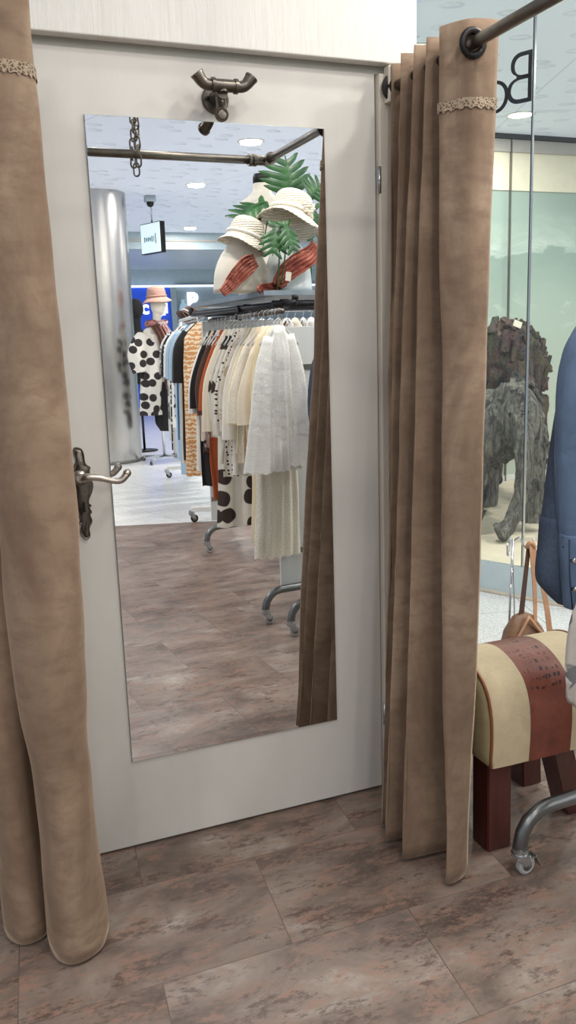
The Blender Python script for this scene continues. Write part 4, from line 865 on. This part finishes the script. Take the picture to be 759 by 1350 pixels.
for k, (dx, w, h) in enumerate(((-.12, .02, .06), (-.08, .025, .04), (-.04, .02, .05), (.0, .025, .04), (.04, .02, .07), (.08, .012, .06), (.12, .016, .12))): box(bm, V(2.20, 8.6, 2.59)+sr @ Vector((dx, .0405, .0)), (w, .003, h), rot=sr)
link('sign_marks', bm, M['mark'], fcx, smooth=False)
bm = B(); tube(bm, [V(2.20, 8.6, 2.78), V(2.20, 8.6, 3.0)], .01, 8); link('hanging_rod', bm, M['chrome'], sg)

bm = B(); box(bm, V(4.5, 15.1, 1.4), (23, .1, 2.8)); tag(link('wall_front', bm, M['shop_wall'], smooth=False), kind='structure')
lb = empty('light_box', V(3.1, 15, 0), 'glowing blue light box wall with white letters in the opposite shopfront', 'light box')
bm = B(); box(bm, V(3.33, 15.0, 1.20), (1.32, .08, 2.38)); link('blue_panel', bm, M['blue_wall'], lb, smooth=False)
def text(body, size, loc, rot, mat, parent, name, ext=.003, mirror=False, bold=0.0):
    c = bpy.data.curves.new(name, 'FONT'); c.body = body; c.size = size; c.extrude = ext; c.offset = bold; c.resolution_u = 6
    tmp = bpy.data.objects.new('tmp', c); COL.objects.link(tmp); dg = bpy.context.evaluated_depsgraph_get(); me = bpy.data.meshes.new_from_object(tmp.evaluated_get(dg)); bpy.data.objects.remove(tmp); bpy.data.curves.remove(c)
    me.name = name; o = bpy.data.objects.new(name, me); COL.objects.link(o); me.materials.clear(); me.materials.append(mat)
    m = Matrix.Translation(Vector(loc)) @ rot @ (Matrix.Diagonal((-1, 1, 1, 1)) if mirror else Matrix.Identity(4)); me.transform(m)
    if mirror: me.flip_normals()
    pl = Vector((0, 0, 0)); p = parent
    while p is not None: pl += p.location; p = p.parent
    me.transform(Matrix.Translation(-pl)); o.parent = parent; return o
RX = Matrix.Rotation(PI/2, 4, 'X'); R180 = Matrix.Rotation(PI, 4, 'Z')
# letters face +y (towards the mirror); in the mirror they run left to right as in the photograph
text('oc', .36, V(3.20, 14.945, 1.90), RX, M['lit_white'], lb, 'white_letters', .006, False, .012)
bm = B(); 
for c_, s_ in (((3.78, 1.93), (.20, .14)), ((3.86, 2.0), (.14, .20)), ((3.72, 1.87), (.16, .08)), ((3.80, 2.10), (.08, .12))): box(bm, V(c_[0], 14.95, c_[1]), (s_[0], .012, s_[1]))
link('white_letters', bm, M['lit_white'], lb, smooth=False)
bm = B(); box(bm, V(5.4, 14.95, 2.42), (5.8, .10, .035)); tag(link('trim_12', bm, M['lit_white'], smooth=False), kind='structure')
sf = empty('shop_display', V(5.9, 15, 0), 'pale opposite shop display with lit shelves right of the blue light box', 'shop display')
bm = B(); box(bm, V(4.05, 14.95, 1.20), (.10, .14, 2.38)); link('pillar', bm, M['shop_wall'], sf, smooth=False)
bm = B(); box(bm, V(5.92, 14.99, 2.1), (3.6, .06, .70)); link('upper_panel', bm, M['shop_grey'], sf, smooth=False)
bm = B(); box(bm, V(5.92, 14.98, .95), (3.6, .08, 1.55)); link('lit_back', bm, M['shop_light'], sf, smooth=False)
for z in (.5, 1.0, 1.45, 1.72):
    bm = B(); box(bm, V(5.92, 14.85, z), (3.6, .24, .03)); link('shelf', bm, M['white'], sf, smooth=False)
text('P', .42, V(4.33, 14.93, 1.99), RX, M['lit_white'], sf, 'white_letter', .02, False, .02)
for i in range(9):
    x = 4.2+i*.17; bm = B(); lathe(bm, V(x, 14.82, 1.465), [(.03, 0), (.032, .10), (.012, .14), (.012, .18), (.001, .18)], 14); tag(link('bottle', bm, M['shop_grey'], origin=V(x, 14.82, 1.465)), 'small grey bottle on the lit shelf of the opposite shop', 'bottle', 'bottles on the lit shelf opposite')
bm = B(); lathe(bm, V(4.22, 14.84, 1.735), [(.07, 0), (.085, .2), (.06, .32), (.03, .36), (.04, .42), (.001, .42)], 18); tag(link('vase', bm, M['shop_light'], origin=V(4.22, 14.84, 1.735)), 'pale blue vase on the upper shelf beside the white letter', 'vase')
# dark hat and bag seen over the far rack
hat('dark brown hat on the far end of the white rack', 2.02, 6.5, 1.60, .13, .09, .10, M['brown'], .2, .7, .005)
# ------------------------------------------------------------------ vitrine beyond the wall: glass, mural, elephants
Ag = Vector((2.236, 1.591, 0)); Dg = Vector((.4373, -.8993, 0)).normalized(); Ng = Vector((Dg.y, -Dg.x, 0))   # direction along the glass
def gp(s, z, off=0): p = Ag+Dg*s-Ng*off; return Vector((p.x, p.y, z))
def slab(bm, s0, s1, z0, z1, th): hexa(bm, [gp(s0, z0, -th), gp(s1, z0, -th), gp(s1, z0, th), gp(s0, z0, th)], [gp(s0, z1, -th), gp(s1, z1, -th), gp(s1, z1, th), gp(s0, z1, th)])
w1 = empty('window_1', gp(-.9, 0), kind='structure')
bm = B(); slab(bm, -2.9, .206, .165, 3.0, .004); link('glass_pane', bm, M['glass'], w1, smooth=False)
bm = B(); slab(bm, .214, 2.3, .165, 3.0, .004); link('glass_pane', bm, M['glass'], w1, smooth=False)
bm = B(); slab(bm, .206, .2115, 0, 3.0, .007); link('joint_strip', bm, M['dark_line'], w1, smooth=False)
bm = B(); slab(bm, .2115, .216, 0, 3.0, .007); link('joint_strip', bm, M['zinc'], w1, smooth=False)
bm = B(); slab(bm, -2.9, 2.3, 0, .165, .009); link('pale_reflection_band', bm, M['pale_reflection'], w1, smooth=False)  # reflection along the foot of the glass, painted as a pale solid strip
# letters on the glass, seen from behind
lt = empty('shop_lettering', gp(.2, 2.5), 'black reversed letters on the glass partition above the stool', 'lettering')
ang = math.atan2(Dg.y, Dg.x)
def glyph(ch, s_right, z, size, nm, wx=1.0):
    R_ = Matrix.Rotation(ang, 4, 'Z') @ RX @ Matrix.Diagonal((wx, 1, 1, 1))
    return text(ch, size, gp(s_right, z, .006), R_, M['text_black'], lt, nm, .002, True, -.006)
glyph('B', .224, 2.415, .345, 'letter', .84); glyph('o', .098, 2.395, .345, 'letter')
poly('floor', [tuple(gp(-2.9, 0, -.02).xy), tuple(gp(2.3, 0, -.02).xy), (9, .6), (9, 4.33), (1.0, 4.33)], .010, M['sand'], .012)
bm = B(); box(bm, (5.5, 4.46, 1.275), (9, .16, 2.55)); tag(link('wall_right', bm, M['mural'], smooth=False), kind='structure')
bm = B(); box(bm, (5.5, 4.455, 2.705), (9, .17, .31)); tag(link('trim_8', bm, M['cream_wall'], smooth=False), kind='structure')
bm = B(); box(bm, (5.5, 4.445, 2.91), (9, .19, .10)); tag(link('trim_9', bm, M['grey_frieze'], smooth=False), kind='structure')
bm = B(); box(bm, (5.5, 4.43, 2.982), (9, .2, .036)); tag(link('trim_10', bm, M['dark_line'], smooth=False), kind='structure')
bm = B()
for x in (4.34, 5.6, 6.9): box(bm, (x, 4.345, 1.48), (.006, .03, 2.96))
tag(link('trim_11', bm, M['strap_metal'], smooth=False), kind='structure')
bm = B(); box(bm, (5.5, 4.36, .03), (9, .03, .06)); tag(link('baseboard_right', bm, M['white'], smooth=False), kind='structure')

e1 = empty('elephant_sculpture', (3.16, 2.62, .01), 'grey driftwood elephant calf sculpture with its trunk curled, behind the glass', 'sculpture')
def E(x, y, z): return Vector((x, y, z))
blob('body', [('e', E(3.14, 2.60, .80), (.17, .17, .21)), ('e', E(3.14, 2.62, .95), (.13, .12, .08)), ('t', [E(3.09, 2.46, .82), E(3.07, 2.40, .66), E(3.075, 2.40, .45), E(3.04, 2.40, .26), E(2.97, 2.40, .12), E(2.90, 2.42, .07)], [.075, .065, .052, .048, .05, .075]),
      ('e', E(3.18, 2.95, .70), (.26, .36, .27)), ('t', [E(3.285, 2.62, .72), E(3.30, 2.60, .40), E(3.29, 2.58, .07)], [.115, .085, .078]), ('t', [E(2.98, 2.74, .66), E(2.92, 2.74, .4), E(2.90, 2.74, .07)], [.12, .085, .075]),
      ('t', [E(3.34, 3.18, .6), E(3.36, 3.2, .3), E(3.36, 3.2, .07)], [.11, .08, .075]), ('t', [E(3.06, 3.2, .6), E(3.04, 3.2, .3), E(3.04, 3.2, .07)], [.11, .08, .075]), ('e', E(3.30, 2.60, .72), (.085, .05, .19)), ('e', E(2.97, 2.60, .72), (.10, .05, .18))], M['drift'], e1, .014, .035, 14, 3)
def chunks(par, ells, n, L, mat, nm, seed=1):
    q_ = random.Random(seed); bm = B()
    for _ in range(n):
        c, rad = q_.choice(ells); v = Vector((q_.gauss(0, 1), -abs(q_.gauss(0, 1)), q_.gauss(0, 1))).normalized()
        p = Vector(c)+Vector((v.x*rad[0], v.y*rad[1], v.z*rad[2])); nr = Vector((v.x/rad[0], v.y/rad[1], v.z/rad[2])).normalized()
        tz = (Vector((q_.uniform(-.5, .5), q_.uniform(-.3, .3), 1))); tz = (tz-nr*tz.dot(nr)).normalized(); tx = tz.cross(nr); R3 = Matrix((tx, nr, tz)).transposed()
        R3 = R3 @ Matrix.Rotation(q_.uniform(-.35, .35), 3, 'X')
        l = L*q_.uniform(.5, 1.4); box(bm, p, (l*q_.uniform(.15, .4), L*.22, l), rot=R3, bev=L*.04)
    return link(nm, bm, mat, par, smooth=False)
chunks(e1, [((3.14, 2.60, .82), (.18, .19, .24)), ((3.29, 2.60, .45), (.10, .10, .38)), ((3.18, 2.95, .70), (.27, .36, .28)), ((2.93, 2.74, .42), (.10, .10, .36)), ((3.075, 2.41, .52), (.055, .055, .26))], 170, .085, M['drift'], 'driftwood_strips', 5)
bm = B()
for k in range(12): tube(bm, [(3.045, 2.405-.006, .86-k*.018), (3.10, 2.40-.006, .86-k*.018)], .005, 6)
link('forehead_slats', bm, M['dark_line'], e1)
e2 = empty('elephant_sculpture', (3.66, 3.62, .01), 'tall dark elephant sculpture of scrap wood standing behind the calf', 'sculpture')
blob('body', [('e', E(3.66, 3.62, 1.05), (.40, .46, .36)), ('e', E(3.62, 3.36, 1.22), (.24, .20, .22)), ('e', E(3.87, 3.42, 1.10), (.13, .09, .24)), ('e', E(3.36, 3.36, 1.08), (.14, .09, .28)), ('t', [E(3.42, 3.34, .85), E(3.38, 3.32, .45), E(3.38, 3.32, .08)], [.15, .11, .10]), ('t', [E(3.88, 3.42, .85), E(3.92, 3.42, .45), E(3.93, 3.42, .08)], [.15, .11, .10]),
      ('t', [E(3.40, 4.0, .85), E(3.38, 4.0, .08)], [.14, .10]), ('t', [E(3.92, 4.0, .85), E(3.94, 4.0, .08)], [.14, .10]), ('t', [E(3.60, 3.2, 1.1), E(3.58, 3.08, .85), E(3.58, 3.08, .55)], [.11, .08, .06])], M['scrap'], e2, .018, .09, 9, 2)
chunks(e2, [((3.66, 3.62, 1.05), (.41, .47, .37)), ((3.62, 3.36, 1.22), (.25, .21, .23)), ((3.87, 3.42, 1.10), (.14, .10, .25)), ((3.36, 3.36, 1.08), (.15, .10, .29)), ((3.40, 3.33, .5), (.12, .12, .42)), ((3.91, 3.42, .5), (.12, .12, .42))], 230, .12, M['scrap'], 'scrap_pieces', 9)
bm = B(); box(bm, (3.545, 3.13, 1.41), (.07, .006, .045), rot=Matrix.Rotation(.35, 3, 'Y')); link('paper_patch', bm, M['tag'], e2, smooth=False)

# ------------------------------------------------------------------ bag stand with handbag
hs = empty('display_stand', (1.44, .3, 0), 'chrome hook stand behind the stool', 'stand')
bm = B(); tube(bm, [(1.432, .3, .02), (1.452, .3, .645)], .0045, 10); link('pole', bm, M['chrome'], hs)
bm = B(); lathe(bm, (1.43, .3, 0), [(.11, 0), (.11, .008), (.02, .02), (.006, .03)], 28); link('base', bm, M['chrome'], hs)
bm = B(); tube(bm, [(1.452, .3, .64), (1.434, .29, .655), (1.424, .28, .63), (1.413, .27, .60), (1.403, .265, .605), (1.400, .262, .645)], .0032, 8, 4); link('hook', bm, M['chrome'], hs)
bm = B(); tube(bm, [(1.452, .3, .64), (1.475, .29, .652), (1.478, .28, .628), (1.492, .27, .612), (1.505, .265, .62), (1.512, .262, .65)], .0032, 8, 4); link('hook', bm, M['chrome'], hs)
bm = B(); tube(bm, [(1.450, .3, .60), (1.462, .3, .42), (1.465, .3, .34)], .0025, 8, 3); link('hook', bm, M['chrome'], hs)
bg = empty('handbag', (1.48, .26, .38), 'small tan handbag hanging by long straps from the chrome hooks', 'bag')
bm = B()
def bagring(z, hx, hy, c=1.475): return [(c+hx*math.copysign(abs(cos(a))**.6, cos(a)), .25+hy*math.copysign(abs(sin(a))**.8, sin(a)), z) for a in [2*PI*k/32 for k in range(32)]]
loft(bm, [bagring(.16, .095, .03), bagring(.175, .105, .042), bagring(.26, .10, .045), bagring(.325, .075, .035, 1.465), bagring(.375, .04, .018, 1.462), bagring(.385, .018, .01, 1.462)]); link('bag_body', bm, M['bagm'], bg)
bm = B(); tube(bm, [(1.462, .215, .38), (1.50, .207, .33), (1.555, .212, .275), (1.57, .225, .25)], .006, 8, 4); tube(bm, [(1.462, .21, .385), (1.42, .21, .32), (1.385, .22, .27)], .005, 8, 4); link('flap_edge', bm, M['bag_strap'], bg)
def strap(a, b, wa, wb, mt, sag=.0):
    bm = B(); a, b = Vector(a), Vector(b); d = (b-a).normalized(); s_ = d.cross(Vector((0, 1, 0))).normalized(); rows = []
    for k in range(11):
        t_ = k/10; p = a.lerp(b, t_)+Vector((sag*sin(PI*t_), 0, 0)); w = wa+(wb-wa)*t_; rows.append([p-s_*w+Vector((0, -.0015, 0)), p+s_*w+Vector((0, -.0015, 0)), p+s_*w+Vector((0, .0015, 0)), p-s_*w+Vector((0, .0015, 0))])
    loft(bm, rows); link('strap', bm, mt, bg, smooth=False)
strap((1.488, .258, .626), (1.432, .235, .25), .008, .012, M['bag_side']); strap((1.494, .250, .628), (1.50, .225, .30), .011, .006, M['bag_strap'], .006); strap((1.502, .252, .622), (1.585, .24, .235), .008, .012, M['bag_strap'], .012)
bm = B(); tube(bm, [(1.484, .262, .618), (1.488, .256, .634), (1.497, .252, .636), (1.507, .252, .620)], .009, 10, 4); link('strap_loop', bm, M['bag_strap'], bg)

# ------------------------------------------------------------------ world, lights, camera
w = bpy.data.worlds.new('World'); S.world = w; w.use_nodes = True
bgn = w.node_tree.nodes['Background']; bgn.inputs[0].default_value = (.82, .89, 1.0, 1); bgn.inputs[1].default_value = .7
cam = bpy.data.cameras.new('Camera'); co = bpy.data.objects.new('Camera', cam); COL.objects.link(co); S.camera = co
rt = Vector((0.9278394160537623, -0.37161347395688654, -0.0318973978673467)); up = Vector((0.10358913330538536, 0.17459242060361396, 0.9791765816893345)); fw = Vector((0.358306167234186, 0.9118228515679266, -0.2004888472720673))
m = Matrix((rt, up, -fw)).transposed().to_4x4(); m.translation = Vector((-0.3718305105675146, -2.1661088205189363, 1.3767468075558873)); co.matrix_world = m
cam.sensor_fit = 'VERTICAL'; cam.sensor_height = 36; cam.lens = 1131.568*36/1350; cam.clip_start = .02; cam.clip_end = 100
S.view_settings.view_transform = 'Standard'; S.view_settings.look = 'None'; S.view_settings.exposure = -0.22
S.cycles.max_bounces = 8; S.cycles.diffuse_bounces = 4; S.cycles.glossy_bounces = 6; S.cycles.transparent_max_bounces = 12
S.cycles.use_denoising = True; S.cycles.sample_clamp_indirect = 6
try: S.cycles.denoiser = 'OPENIMAGEDENOISE'
except Exception: pass
